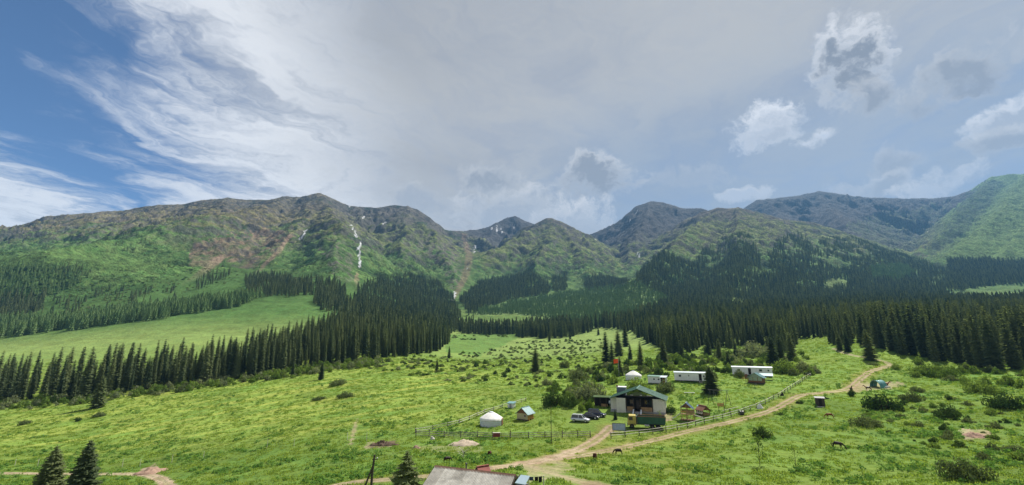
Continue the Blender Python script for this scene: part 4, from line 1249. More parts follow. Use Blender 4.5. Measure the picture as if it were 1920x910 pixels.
BIG_MESH = {k: [leaf_ball(900 + i + len(k), 1500, bush_lobes(910 + i * 3 + len(k), 12, .8), .052, fill=.45).mesh('foliage', m) for i in range(2)] for k, m in (('fresh', LEAF_FRESH), ('olive', LEAF_OLIVE), ('dark', LEAF_DARK), ('pale', LEAF_PALE))}
STEM = MB()
for k in range(5):
    a = k * 1.256
    STEM.tube([(0.05 * math.cos(a), 0.05 * math.sin(a), -0.05), (0.16 * math.cos(a), 0.16 * math.sin(a), 0.22), (0.3 * math.cos(a), 0.3 * math.sin(a), 0.46)], [.035, .025, .01], 5)
STEM = STEM.mesh('stems', BARK)
order = sorted(range(len(SHRUBS)), key=lambda i: -((1e6 if SHRUBS[i][7] is None else 0) + SHRUBS[i][3] ** 2 * SHRUBS[i][4] / SHRUBS[i][1] ** 2))
few = order[:300]
SECT = {'shrubs along the foot of the long wood': ('at the foot of the long wood ', [(130, 'near the picture edge'), (300, 'by the tall lone spruce'), (470, 'in its middle stretch'), (9e9, 'by the small lone spruces')]),
        'shrubs on the open middle slope': ('on the open middle slope ', [(820, 'below the light field'), (1000, 'uphill from the yurt'), (9e9, 'past the double spruce')]),
        'shrubs between the wagons and the valley wood': ('between buildings and valley wood ', [(1110, 'above the grove'), (1215, 'around the flag and far yurt'), (1330, 'above the short cabin'), (1420, 'behind the longest wagon'), (9e9, 'by the fence top')]),
        'shrubs at the foot of the wood above the tent': ('at the foot of the wood ', [(1780, 'above the tent'), (1880, 'past the tent'), (9e9, 'at the picture edge')]),
        'small shrubs on the hummocky pasture': ('on the hummocky pasture ', [(1680, 'by the grazing horses'), (1800, 'below the big dark bush'), (9e9, 'around the reddish bank')]),
        'shrubs in the grove next to the cars': ('in the grove ', [(1060, 'on the hut side'), (9e9, 'on the car side')])}
for i in few:
    x, y, z, r, tall, kind, lab, grp = SHRUBS[i]
    if grp:
        c_ = float(colu(x, y))
        lab = {'fresh': 'bright green', 'olive': 'grey-olive', 'dark': 'dark green', 'pale': 'silvery'}[kind] + (' large' if r > 2.6 else ' mid-sized' if r > 1.7 else ' small') + ' shrub ' + SECT[grp][0] + next(t_ for lim, t_ in SECT[grp][1] if c_ < lim)
    o = empty('shrub', (x, y, z - 0.08 * r), RNG.uniform(0, 6.28), lab, 'shrub', grp, (r, r, r * tall * 1.4))
    me = BIG_MESH[kind][RNG.randint(2)] if grp is None else BUSH[kind][RNG.randint(3)]
    for nm, m_ in (('foliage', me), ('stems', STEM)):
        c = bpy.data.objects.new(nm, m_); COL.objects.link(c); c.parent = o
small = [SHRUBS[i] for i in order[300:]]
KN = ['fresh', 'olive', 'dark', 'pale']
allb = [m for k in KN for m in BUSH[k]]
if small:
    scatter('shrubbery', 'smallest shrubs scattered over the meadows and wood edges', [(s[0], s[1], s[2] - .05) for s in small], RNG.uniform(0, 6.28, len(small)), [(s[3], s[3], s[3] * s[4] * 1.35) for s in small],
            [KN.index(s[5]) * 3 + RNG.randint(3) for s in small], allb)
# scrub on the mountain flanks
SCR = np.zeros(len(gx))
def scrub(poly, dens, gap=None, Dlo=600):
    m = in_poly(gpx + gn1 * 6, gpy + gn2 * 4, poly) & gvis & (gy > Dlo) & (gru < dens) & (SPEC == 0)
    if gap is not None: m &= gn1 + gn2 > gap
    SCR[m] = 1
scrub([(90,610),(120,560),(180,520),(260,500),(330,490),(360,500),(330,545),(250,560),(150,600)], .5, -.35)
scrub([(160,470),(220,440),(290,440),(330,470),(280,490),(180,490)], .25, 0.1)
scrub([(0,470),(120,470),(160,480),(60,490),(0,488)], .2, 0.0)
scrub([(430,520),(480,500),(560,485),(640,490),(650,530),(600,540),(520,525)], .28, .05)
scrub([(690,530),(720,500),(780,480),(850,500),(860,550),(800,525)], .4, -.1)
scrub([(880,540),(900,505),(960,470),(1040,460),(1120,480),(1170,520),(1100,530),(1000,520),(930,530)], .32, .0)
scrub([(1215,530),(1240,490),(1290,450),(1340,420),(1400,410),(1480,420),(1520,440),(1600,455),(1600,520),(1400,540)], .22, .0)
scrub([(360,500),(420,510),(470,505),(440,530),(340,550)], .35, -.1)
scrub([(640,560),(700,600),(760,640),(900,640),(1000,625),(840,620)], .25, 0, 400)
ms = SCR > 0
scatter('shrubbery', 'scrub on the lower mountain flanks', np.stack([gx, gy, gz - .3], -1)[ms], RNG.uniform(0, 6.28, ms.sum()),
        np.stack([RNG.uniform(1.8, 4.2, ms.sum())] * 3, -1) * np.array([1, 1, .8]), RNG.randint(0, 12, ms.sum()), allb)

# ------------------------------------------------------------------ grass and herbs of the near meadows
LAWN = [(1062,772),(1100,764),(1150,766),(1178,786),(1172,806),(1142,814),(1100,806),(1060,800)]
def on_lawn(x, y):
    px, py = ae_pix(x / y, ground_z(x, y) / y)
    return in_poly(px, py, LAWN)
def cloud(n, Dlo, Dhi, pw):
    a = RNG.uniform(-1.2, 1.2, n); D = (Dlo ** pw + RNG.random_sample(n) * (Dhi ** pw - Dlo ** pw)) ** (1 / pw)
    return a * D, D
def dirt_at(x, y):
    i = np.clip(np.searchsorted(gd, y) - 1, 0, ND - 2)
    return bilerp(DIRT, (x / y - A0) / (A1 - A0) * (NA - 1), i + (y - gd[i]) / (gd[i + 1] - gd[i]))
x, y = cloud(80000, 50, 330, 0.9)
k = (dirt_at(x, y) < 0.25) & ~on_lawn(x, y) & (RNG.random_sample(len(x)) < np.clip(0.6 + 0.8 * fbm(x, y, 6, 3, .6, 1500), .1, 1))
x, y = x[k], y[k]
s = RNG.uniform(.5, 1.25, len(x)) * (0.85 + y / 400)
scatter('grass', 'green meadow grass', np.stack([x, y, ground_z(x, y) - .03], -1), RNG.uniform(0, 6.28, len(x)), np.stack([s * 1.4, s * 1.4, s * .85], -1), RNG.randint(0, 3, len(x)), TUFTS)
x, y = cloud(42000, 52, 260, 0.95)
hn = fbm(x, y, 9, 3, .6, 1520) + 0.35 * fbm(x, y, 40, 2, .5, 1530)
lowl = ((x < -8) & (y < 125)) | ((x > 45) & (y < 165)) | ((colu(x, y) > 980) & (colu(x, y) < 1530) & (y > 104) & (y < 175))
yard = (colu(x, y) > 860) & (colu(x, y) < 1440) & (y > 100) & (y < 160)
k = (dirt_at(x, y) < 0.12) & ~on_lawn(x, y) & (hn > np.where(yard, 0.28, np.where(lowl, 0.18, 0.46)))
x, y = x[k], y[k]
s = RNG.uniform(.45, 1.25, len(x))
scatter('weeds', 'clumps of leafy herbs in the meadow', np.stack([x, y, ground_z(x, y) - .05], -1), RNG.uniform(0, 6.28, len(x)), np.stack([s, s, s], -1), RNG.randint(0, 3, len(x)), HERBS)

# ------------------------------------------------------------------ air between here and the mountains
def build_haze():
    zlo, zhi = float(ZZ.min()) - 1.5, float(ZZ.max()) + 25
    b = MB()
    b.box((-6300, -70, zlo), (6300, 4300, zhi))
    m = bpy.data.materials.new('haze')
    m.use_nodes = True
    t = NT(m.node_tree)
    t.n.clear()
    out = t.new('ShaderNodeOutputMaterial')
    pv = t.new('ShaderNodeVolumePrincipled')
    pv.inputs['Color'].default_value = (0.22, 0.55, 1.0, 1)
    pv.inputs['Density'].default_value = 0.00006
    pv.inputs['Anisotropy'].default_value = 0.2
    t.l.new(pv.outputs[0], out.inputs['Volume'])
    o = b.obj('haze', m)
    tag(o, 'thin bluish haze in the valley air', None, None, 'stuff')
HAZE_ON = True
if HAZE_ON: build_haze()
# ------------------------------------------------------------------ things in the valley
def mpp(p, py):
    """metres per column of the 1920-wide photograph at a place"""
    return p.y / (F_PX * CT + (py - 455) * ST)
def facing(p, extra=0.0):
    """turn so that the local -y side looks back along the line of sight"""
    return -math.atan2(p.x, p.y) + R(extra)
def at(px, py):
    return hit(px, py)
def G(x, y):
    return float(ground_z(x, y))

WHITE = simple_mat('white_paint', (.72, .72, .70), .6, .3, var=.10, scale=1.2)
CREAM = simple_mat('cream_siding', (.62, .60, .53), .65, .3, var=.10, scale=1.5)
GREYW = simple_mat('grey_plinth', (.30, .30, .31), .85, .2, var=.2, scale=3)
GREENROOF = simple_mat('green_metal_roof', (.13, .25, .19), .42, .5, var=.10, scale=.8)
TEALROOF = simple_mat('teal_metal_roof', (.15, .30, .31), .40, .5, var=.12, scale=.8)
BLUEROOF = simple_mat('blue_metal_roof', (.16, .24, .33), .40, .5, var=.12, scale=.8)
PALEROOF = simple_mat('pale_metal_roof', (.55, .62, .66), .40, .5, var=.10, scale=.8)
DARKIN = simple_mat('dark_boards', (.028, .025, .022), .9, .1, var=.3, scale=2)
WOODT = simple_mat('tan_wood', (.33, .21, .11), .8, .2, var=.28, scale=4)
WOODB = simple_mat('brown_wood', (.17, .085, .045), .8, .2, var=.3, scale=4)
WOODG = simple_mat('grey_wood', (.24, .22, .195), .9, .15, var=.3, scale=4)
WOODP = simple_mat('pale_peeled_wood', (.55, .52, .45), .85, .2, var=.2, scale=4)
WOODO = simple_mat('orange_wood', (.48, .25, .07), .75, .25, var=.22, scale=4)
WOODD = simple_mat('dark_weathered_wood', (.075, .062, .052), .92, .1, var=.3, scale=4)
BROWNROOF = simple_mat('brown_shingle', (.24, .115, .075), .8, .2, var=.2, scale=3)
REDROOF = simple_mat('red_shingle', (.24, .075, .06), .75, .25, var=.2, scale=3)
GLASSD = simple_mat('dark_glass', (.02, .025, .03), .08, .7)
GLASSG = simple_mat('green_tinted_glass', (.28, .34, .26), .15, .6, var=.15, scale=2)
METALD = simple_mat('dark_metal', (.045, .047, .05), .5, .5, var=.15, scale=4)
METALG = simple_mat('galvanised_metal', (.50, .52, .54), .38, .5, .6, var=.12, scale=3)
STEEL = simple_mat('worn_slide_steel', (.62, .64, .66), .3, .5, .5, var=.15, scale=2)
FELT = simple_mat('white_felt', (.76, .74, .70), .95, .1, var=.08, scale=2, bump=.3)
FELTB = simple_mat('bluish_canvas', (.60, .63, .68), .95, .1, var=.08, scale=2, bump=.3)
SLATE = simple_mat('asbestos_slate', (.40, .385, .35), .9, .15, var=.28, scale=2.2, bump=.2)
TRUCKG = simple_mat('truck_green', (.02, .085, .052), .5, .4, var=.25, scale=1.6)
TRUCKY = simple_mat('truck_yellow', (.42, .34, .08), .5, .4, var=.2, scale=2)
RUBBER = simple_mat('rubber', (.018, .018, .018), .85, .2)
CARW = simple_mat('silver_white_paint', (.58, .60, .64), .28, .55, .25)
CARD = simple_mat('black_paint', (.016, .017, .022), .22, .6)
CARB = simple_mat('navy_paint', (.022, .030, .060), .22, .6)
LAMPC = simple_mat('clear_lamp', (.7, .72, .75), .12, .6)
LAMPR = simple_mat('red_lamp', (.30, .012, .01), .2, .6)
CHROME = simple_mat('chrome', (.6, .6, .62), .2, .5, .9)
FLAGC = simple_mat('orange_red_cloth', (.75, .10, .03), .85, .1)
TARP = simple_mat('teal_tarpaulin', (.085, .24, .235), .7, .3, var=.25, scale=1.5)
CLOTHD = simple_mat('dark_cloth', (.02, .018, .022), .95, .1, var=.3, scale=5)
CLOTHB = simple_mat('blue_cloth', (.05, .07, .13), .95, .1, var=.3, scale=5)
STONE = simple_mat('pale_stone', (.42, .39, .36), .95, .1, var=.25, scale=2, bump=.4)
GRAVEL = simple_mat('pale_gravel', (.42, .345, .265), 1, .05, var=.30, scale=7, bump=.8)
EARTHD = simple_mat('dark_earth', (.105, .075, .055), 1, .05, var=.35, scale=5, bump=.8)
EARTHR = simple_mat('reddish_earth', (.30, .20, .15), 1, .05, var=.3, scale=5, bump=.8)
CYAN = simple_mat('pale_cyan_plastic', (.35, .62, .68), .5, .4)
REDBOX = simple_mat('dark_red_paint', (.20, .045, .05), .7, .3, var=.2, scale=3)
BAYM = simple_mat('bay_coat', (.085, .032, .018), .7, .25, var=.3, scale=2.5)
CHEST = simple_mat('chestnut_coat', (.22, .075, .032), .7, .25, var=.25, scale=2.5)
DBRO = simple_mat('dark_brown_coat', (.035, .022, .018), .7, .25, var=.3, scale=2.5)
PIEB = simple_mat('white_coat', (.66, .62, .57), .8, .2, var=.1, scale=2)

def gable_roof(parent, half, y0, y1, ze, zr, mat, thick=.10, name='roof', cx=0.0, seams=0):
    """two sloping slabs meeting at a ridge along y"""
    r = None
    for s in (-1, 1):
        b = MB()
        b.prism([(cx, zr), (cx + s * half, ze), (cx + s * half, ze - thick), (cx, zr - thick)], 'y', y0, y1)
        for k in range(seams):
            f = (k + .5) / seams; yy = y0 + (y1 - y0) * f
            b.bar((cx, yy, zr + .03), (cx + s * half, yy, ze + .03), .05, .05)
        o = b.obj(name, mat, parent)
        r = r or o
    rc = MB(); rc.bar((cx, y0 - .03, zr + .02), (cx, y1 + .03, zr + .02), .25, .07)
    rc.obj('ridge_cap', mat, r)
    return r
def win(parent, lo, hi, y, frame=WHITE, glass=GLASSD, d=.05, name='window'):
    (x0, z0), (x1, z1) = lo, hi
    f = MB(); t = .07
    f.box((x0, y - d, z0), (x1, y, z0 + t)); f.box((x0, y - d, z1 - t), (x1, y, z1)); f.box((x0, y - d, z0 + t), (x0 + t, y, z1 - t)); f.box((x1 - t, y - d, z0 + t), (x1, y, z1 - t))
    w = f.obj(name, frame, parent)
    g = MB(); g.box((x0 + t, y - d * .6, z0 + t), (x1 - t, y - d * .3, z1 - t)); g.obj('pane', glass, w)
    return w

# --- house with the green roof
def house():
    p = at(1195, 776); s = mpp(p, 776)
    o = empty('farmhouse', p, facing(p, -6), 'large white house with green metal roof and dark open gabled porch', 'house')
    b = MB(); b.box((-7.0, .6, -.6), (7.0, 9.0, .55)); b.obj('foundation', GREYW, o)
    # back room walls
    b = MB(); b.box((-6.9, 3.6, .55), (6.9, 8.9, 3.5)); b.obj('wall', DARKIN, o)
    for x0, x1, y0, nm in ((-7.05, -5.45, 1.6, 'a'), (-5.3, -2.9, .2, 'b'), (4.0, 6.95, .7, 'c')):
        n = max(2, int((x1 - x0) / .6))
        for k in range(n):
            a, c = x0 + (x1 - x0) * k / n, x0 + (x1 - x0) * (k + 1) / n
            q = MB(); q.box((a + .008, y0, .5), (c - .008, y0 + .14, 3.72)); q.obj('panel', CREAM, o)
        q = MB(); q.box((x0 + .02, y0 + .03, -.4), (x1 - .02, y0 + .16, .5)); q.obj('plinth', GREYW if x0 > 0 else CREAM, o)
    for s_, y0 in ((-1, 1.7), (1, .8)):
        q = MB(); q.box((s_ * 6.95 - .07, y0, .5), (s_ * 6.95 + .07, 9.0, 3.6)); q.obj('wall', CREAM, o)
    # porch floor, posts, railings, steps
    q = MB(); q.box((-2.8, .4, .2), (3.95, 3.6, .55)); q.obj('porch_floor', WOODG, o)
    for x in (-2.7, -.9, .9, 3.85):
        q = MB(); q.box((x - .08, .42, .55), (x + .08, .58, 3.7)); q.obj('post', WOODD, o)
    for x0, x1 in ((-2.6, -.75), (1.0, 3.8)):
        for k in range(5):
            q = MB(); q.box((x0, .52, .62 + k * .2), (x1, .57, .79 + k * .2)); q.obj('railing_board', WOODT, o)
    for k in range(4):
        q = MB(); q.box((-.62, -.35 - .32 * k, -.55), (.82, -.05 - .32 * k + .02 + .4, .40 - .2 * k)); q.obj('step', GREYW, o)
    for x in (-.95, 1.0):
        q = MB(); q.prism([(.35, -.5), (-1.5, -.5), (-1.5, .0), (.35, 1.0)], 'x', x - .17, x + .17); q.obj('stair_parapet', WHITE, o)
    for x0, x1 in ((-2.2, -1.2), (1.7, 2.7), (2.9, 3.6)):
        win(o, (x0, 1.5), (x1, 3.0), 3.58, WOODD)
    q = MB(); q.box((-.5, 3.5, .55), (.6, 3.58, 2.9)); d = q.obj('door', WOODD, o)
    q = MB(); q.box((.4, 3.46, 1.5), (.5, 3.5, 1.6)); q.obj('handle', METALG, d)
    # gable: open trusses with a few pale boards
    q = MB(); q.bar((-6.9, .1, 3.6), (.3, .1, 6.15), .16, .22); q.obj('barge_board', DARKIN, o)
    q = MB(); q.bar((7.1, .1, 3.6), (.3, .1, 6.15), .16, .22); q.obj('barge_board', DARKIN, o)
    q = MB(); q.bar((-2.9, .5, 4.35), (3.6, .5, 4.35), .18, .2); q.obj('tie_beam', WOODD, o)
    q = MB(); q.prism([(-2.2, 4.5), (2.9, 4.5), (.35, 5.45)], 'y', .62, .70); q.obj('gable_screen', LEAF_PALE, o)
    for x, w in ((-1.6, .7), (.9, .5), (2.6, 1.3)):
        q = MB(); q.box((x, .56, 4.42), (x + w, .60, 4.58)); q.obj('gable_board', WHITE, o)
    gable_roof(o, 7.35, -.15, 9.3, 3.60, 6.30, GREENROOF, .12, cx=.25, seams=14)
    # annex behind, with a flat capped top
    q = MB(); q.box((-6.4, 9.4, 0), (-3.9, 12.0, 5.5)); an = q.obj('annex', simple_mat('slate_grey_wall', (.11, .135, .16), .7, .3, var=.1, scale=1), o)
    q = MB(); q.box((-6.5, 9.3, 5.5), (-3.8, 12.1, 5.64)); q.obj('annex_cap', WHITE, an)
    q = MB(); q.box((-6.45, 9.35, 5.64), (-6.0, 9.8, 6.1)); q.obj('chimney', BROWNROOF, an)
    return o
house()

def open_shed():
    p = at(1131, 764)
    o = empty('open_shed', p, facing(p, -4), 'dark open-fronted shed with turf-coloured flat roof beside the house', 'shed')
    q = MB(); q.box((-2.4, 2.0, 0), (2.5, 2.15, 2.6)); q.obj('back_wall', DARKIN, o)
    for x in (-2.3, -.8, .9, 2.4):
        q = MB(); q.box((x - .08, 0, -.2), (x + .08, .16, 2.6)); q.obj('post', WOODD, o)
    q = MB(); q.prism([(-.3, 2.6), (2.4, 2.75), (2.4, 2.9), (-.3, 2.75)], 'x', -2.7, 2.7); q.obj('roof', simple_mat('mossy_roof', (.07, .11, .045), .95, .1, var=.3, scale=2), o)
    q = MB(); q.box((-.6, .8, .0), (1.2, 1.4, .8)); t = q.obj('bench', WOODT, o)
    q = MB(); q.lathe([(.0, 1.0), (.33, 1.02), (.36, 1.2), (.33, 1.75), (.2, 1.9), (0, 1.92)], 12, cx=1.9, cy=.2); q.tube([(1.9, .2, 0), (1.9, .2, 1.05)], .05); q.obj('water_tank', METALG, o)
open_shed()

# --- yurts
def yurt(px, py, rad, wall_h, h, label, door_rot, mat_wall, drape):
    p = at(px, py); rng = random.Random(px)
    o = empty('yurt', p + Vector((0, 0, -.08)), facing(p, door_rot), label, 'yurt', 'white felt yurts')
    n = 36
    b = MB(); b.lathe([(rad * 1.0, -.3), (rad * 1.02, .3), (rad * 1.03, wall_h * .6), (rad, wall_h)], n); w = b.obj('wall', mat_wall, o)
    b = MB()
    for z in (.35, .8, 1.25):
        b.lathe([(rad * 1.035, z), (rad * 1.042, z + .03), (rad * 1.035, z + .06)], n)
    b.obj('rope', WOODP, w)
    prof = [(rad * 1.06, wall_h - .22), (rad * 1.05, wall_h + .02)]
    for k in range(1, 8):
        f = k / 7; prof.append((rad * 1.05 * (1 - f) + .55 * f, wall_h + (h - wall_h) * (1 - (1 - f) ** 1.25) * (.97 + .03 * f)))
    b = MB(); b.lathe(prof, n)
    # felt sags a little between the poles, drape edge is uneven
    for i, v in enumerate(b.v):
        k = i % n; r_ = i // n
        if r_ == 0: b.v[i] = (v[0], v[1], v[2] - drape * (0.5 + 0.5 * math.sin(k * 2.1)) - rng.uniform(0, .08))
        else:
            sg = 1 - .012 * (1 + math.cos(k * math.pi)) ; b.v[i] = (v[0] * sg, v[1] * sg, v[2] + rng.uniform(-.015, .015))
    rf = b.obj('roof', FELT, o)
    b = MB(); b.lathe([(.58, h - .06), (.60, h + .02), (.42, h + .14), (.0, h + .17)], 18); b.obj('crown_cover', FELTB, rf)
    b = MB()
    for k in range(12):
        a = k * 2 * math.pi / 12
        b.bar((rad * 1.06 * math.cos(a), rad * 1.06 * math.sin(a), wall_h + .03), (.6 * math.cos(a), .6 * math.sin(a), h + .01), .05, .02)
    b.obj('strap', FELTB, rf)
    b = MB(); b.box((-.48, -rad * 1.03 - .07, -.1), (.48, -rad * 1.03 + .12, 1.62)); d = b.obj('door', WOODB, o)
    b = MB(); b.box((-.56, -rad * 1.03 - .1, 1.62), (.56, -rad * 1.03 + .12, 1.74)); b.box((-.57, -rad * 1.03 - .09, -.1), (-.49, -rad * 1.03 + .1, 1.62)); b.box((.49, -rad * 1.03 - .09, -.1), (.57, -rad * 1.03 + .1, 1.62)); b.obj('door_frame', WOODT, d)
yurt(921, 797, 2.72, 1.70, 3.05, 'white yurt with bluish side wall beside the small wooden gabled hut', 75, FELTB, .12)
yurt(1188, 711, 2.80, 1.55, 2.95, 'white patched yurt uphill behind the house and willow', 150, FELT, .25)

# --- small gabled hut
def hut():
    p = at(979, 789)
    o = empty('gabled_hut', p, facing(p, -33), 'small wooden gabled hut with blue-teal roof and orange side next to the yurt', 'hut')
    w, L = 1.65, 3.0
    b = MB(); b.box((-w, 0, -.3), (w, L, .35)); b.obj('base', WOODD, o)
    for k in range(6):
        b = MB(); b.box((-w + .02, .02 + k * 0, .35 + k * .23), (w - .02, .12, .57 + k * .23)); b.obj('plank', simple_mat('pale_olive_boards', (.42, .37, .22), .8, .2, var=.2, scale=3) if k == 0 else bpy.data.materials['pale_olive_boards'], o)
    b = MB(); b.prism([(-w, 1.75), (w, 1.75), (0, 3.05)], 'y', .02, .12); b.obj('gable', WOODB, o)
    b = MB(); b.prism([(-w, 1.75), (w, 1.75), (0, 3.05)], 'y', L - .12, L - .02); b.obj('gable', WOODB, o)
    for k in range(6):
        for x in (-w, w - .1):
            b = MB(); b.box((x, .14, .35 + k * .23), (x + .1, L - .14, .57 + k * .23)); b.obj('plank', WOODO, o)
    b = MB(); b.box((-w + .1, L - .13, .35), (w - .1, L - .03, 1.75)); b.obj('wall', WOODB, o)
    win(o, (.5, .95), (1.2, 1.5), .0, WOODT)
    gable_roof(o, w + .35, -.35, L + .35, 1.55, 3.15, TEALROOF, .07, seams=6)
    for y in (.3, 1.5, 2.7):
        b = MB(); b.bar((w + .5, y, -.2), (w + .02, y, 1.0), .08, .08); b.obj('prop', WOODO, o)
hut()
def shed_small():
    p = at(957, 766)
    o = empty('garden_shed', p, facing(p, -25), 'tiny white shed with flat teal roof behind the gabled hut', 'shed')
    for x0, x1, y0, y1 in ((-.95, .95, 0, .08), (-.95, .95, 1.52, 1.6), (-.95, -.87, .09, 1.51), (.87, .95, .09, 1.51)):
        b = MB(); b.box((x0, y0, -.2), (x1, y1, 1.35)); b.obj('wall', WHITE, o)
    b = MB(); b.box((-.3, -.04, 0), (.35, -.005, 1.2)); b.obj('door', GREYW, o)
    b = MB(); b.prism([(-.25, 1.36), (1.85, 1.62), (1.85, 1.70), (-.25, 1.44)], 'x', -1.15, 1.15); b.obj('roof', TEALROOF, o)
shed_small()

# --- wagons and cabins on the slope
def wagon(px, py, length, wid, hh, roofmat, label, turn, windows, door, wheels=True):
    p = at(px, py)
    o = empty('trailer_wagon', p, facing(p, turn), label, 'wagon', 'long white trailer wagons')
    n = int(length / 1.0)
    base = .55
    for k in range(n):
        x0 = -length / 2 + length * k / n
        b = MB(); b.box((x0 + .006, 0, base), (x0 + length / n - .006, .06, hh)); b.obj('wall_panel', WHITE, o)
    b = MB(); b.box((-length / 2, .065, base), (length / 2, wid, hh - .02)); b.obj('body', WHITE, o)
    b = MB(); b.box((-length / 2 - .2, -.25, hh), (length / 2 + .2, wid + .2, hh + .1)); r_ = b.obj('roof', roofmat, o)
    b = MB(); b.prism([(-.25, hh + .1), (wid + .2, hh + .1), (wid * .5, hh + .42)], 'x', -length / 2 - .2, length / 2 + .2); b.obj('roof_crown', roofmat, r_)
    for (x0, z0, x1, z1) in windows: win(o, (x0, z0), (x1, z1), -.005, GREYW)
    x0, x1 = door
    b = MB(); b.box((x0, -.05, base + .1), (x1, -.005, hh - .25)); d = b.obj('door', DARKIN, o)
    b = MB(); b.box((x1 - .16, -.09, base + 1.0), (x1 - .1, -.05, base + 1.1)); b.obj('handle', METALG, d)
    b = MB(); b.box((x0 - .1, -.55, -.1), (x1 + .1, -.1, .3)); b.obj('step', WOODG, o)
    b = MB(); b.box((-length / 2 + .2, .3, .30), (length / 2 - .2, wid - .3, base - .005)); b.obj('chassis', METALD, o)
    for x in (-length * .32, length * .30):
        for y in (.25, wid - .25):
            b = MB(); b.tube([(x, y - .1, .28), (x, y + .1, .28)], .36, 14); w = b.obj('wheel', RUBBER, o)
            b = MB(); b.tube([(x, y - .13, .28), (x, y + .13, .28)], .17, 10); b.obj('rim', METALG, w)
wagon(1294, 717, 9.9, 2.5, 3.05, PALEROOF, 'long white wagon with pale roof and two small windows above the house', -3, [(-3.5, 1.7, -2.7, 2.4), (-.4, 1.9, -.1, 2.4), (4.2, 1.7, 4.7, 2.4)], (2.9, 3.8))
wagon(1411, 706, 13.0, 2.6, 3.1, PALEROOF, 'longest white wagon half hidden behind the glazed wooden gazebo', 2, [(2.3, 1.8, 3.3, 2.6), (-4.6, 1.8, -3.8, 2.5), (5.0, 1.9, 5.6, 2.5)], (-1.2, -.3))
def cabin():
    p = at(1232, 720)
    o = empty('cabin', p, facing(p, -12), 'short white cabin with green roof edge and two round windows', 'cabin')
    n = 6
    for k in range(n):
        b = MB(); b.box((-3.0 + k * .9 + .006, 0, .25), (-3.0 + (k + 1) * .9 - .006, .06, 2.35)); b.obj('wall_panel', WHITE, o)
    b = MB(); b.box((-3.0, .065, .25), (3.0, 2.3, 2.33)); b.obj('body', WHITE, o)
    b = MB(); b.prism([(-.3, 2.36), (2.6, 2.56), (2.6, 2.64), (-.3, 2.44)], 'x', -3.2, 1.0); r_ = b.obj('roof', GREENROOF, o)
    b = MB(); b.prism([(-.6, 2.16), (2.6, 2.52), (2.6, 2.60), (-.6, 2.24)], 'x', 1.01, 3.2); b.obj('porch_roof', PALEROOF, r_)
    for x in (-.9, .6):
        b = MB(); b.tube([(x, -.045, 1.5), (x, -.005, 1.5)], .27, 16, smooth=False); w = b.obj('round_window', DARKIN, o)
        b = MB(); b.tube([(x, -.06, 1.5), (x, -.046, 1.5)], .19, 16, smooth=False); b.obj('pane', GLASSD, w)
    b = MB(); b.box((1.3, -.05, .3), (1.85, -.005, 2.1)); b.obj('doorway', DARKIN, o)
    b = MB(); b.box((1.9, -.12, .3), (2.7, -.065, 2.1)); d = b.obj('door', WOODB, o)
    b = MB(); b.box((2.55, -.16, 1.1), (2.6, -.12, 1.22)); b.obj('handle', METALG, d)
    b = MB(); b.box((-2.9, .1, -.3), (2.9, 2.2, .245)); b.obj('footing', METALD, o)
cabin()
def gazebo():
    p = at(1417, 720)
    o = empty('glazed_gazebo', p, facing(p, -14), 'glazed wooden gazebo with peaked teal roof in front of the longest wagon', 'gazebo')
    b = MB(); b.box((-2.2, 0, -.4), (2.2, 3.4, .45)); b.obj('plinth', WOODD, o)
    for x in (-2.1, -.7, .7, 2.1):
        b = MB(); b.box((x - .07, .0, .45), (x + .07, .14, 2.2)); b.obj('post', WOODB, o)
    for x0 in (-2.03, -.63, .77):
        for z0, z1 in ((1.0, 1.55), (1.6, 2.15)):
            b = MB(); b.box((x0 + .03, .05, z0), (x0 + 1.23, .09, z1)); b.obj('pane', GLASSG, o)
        b = MB(); b.box((x0, .03, .45), (x0 + 1.26, .11, .98)); b.obj('board', WOODB, o)
    b = MB(); b.prism([(-2.2, 2.22), (2.2, 2.22), (0, 3.35)], 'y', .03, .10); b.obj('gable_pane', GLASSG, o)
    for x in (-2.15, 2.03):
        b = MB(); b.box((x, .15, .45), (x + .12, 3.35, 2.2)); b.obj('wall', WOODB, o)
    gable_roof(o, 2.6, -.3, 3.7, 1.95, 3.55, TEALROOF, .08, seams=6)
    b = MB(); b.box((-3.1, -.1, 1.5), (-2.2, 0, 3.0)); b.obj('sign_board', WOODB, o)
    b = MB(); b.box((-3.0, -.05, -.3), (-2.9, .05, 1.5)); b.box((-2.4, -.05, -.3), (-2.3, .05, 1.5)); b.obj('sign_post', WOODB, o)
    b = MB(); b.box((-1.6, -.75, -.25), (.4, -.15, -.02)); b.obj('step', WOODP, o)
    p2 = at(1437, 713)
    o2 = empty('lean_to', p2, facing(p2, 0), 'low teal lean-to roof on thin posts between gazebo and longest wagon', 'lean-to')
    b = MB(); b.prism([(0, 1.35), (2.6, 2.05), (2.6, 2.12), (0, 1.42)], 'x', -2.1, 2.2); b.obj('roof', TEALROOF, o2)
    for x in (-1.9, 2.0):
        for y, h_ in ((.15, 1.38), (2.4, 1.98)):
            b = MB(); b.tube([(x, y, -.3), (x, y, h_)], .05); b.obj('post', METALG, o2)
    p3 = at(1397, 713)
    o3 = empty('climbing_rack', p3, 0, 'small bright orange wooden climbing rack on the grass beside the gazebo', 'climbing rack')
    for y in (0, .9):
        b = MB(); b.bar((-.8, y, -.1), (-.3, y, .9), .07); b.bar((.8, y, -.1), (.3, y, .9), .07); b.bar((-.5, y, .5), (.5, y, .5), .07); b.obj('frame_side', WOODO, o3)
    b = MB(); b.bar((-.3, 0, .9), (-.3, .9, .9), .07); b.bar((.3, 0, .9), (.3, .9, .9), .07); b.obj('top_bar', WOODO, o3)
gazebo()

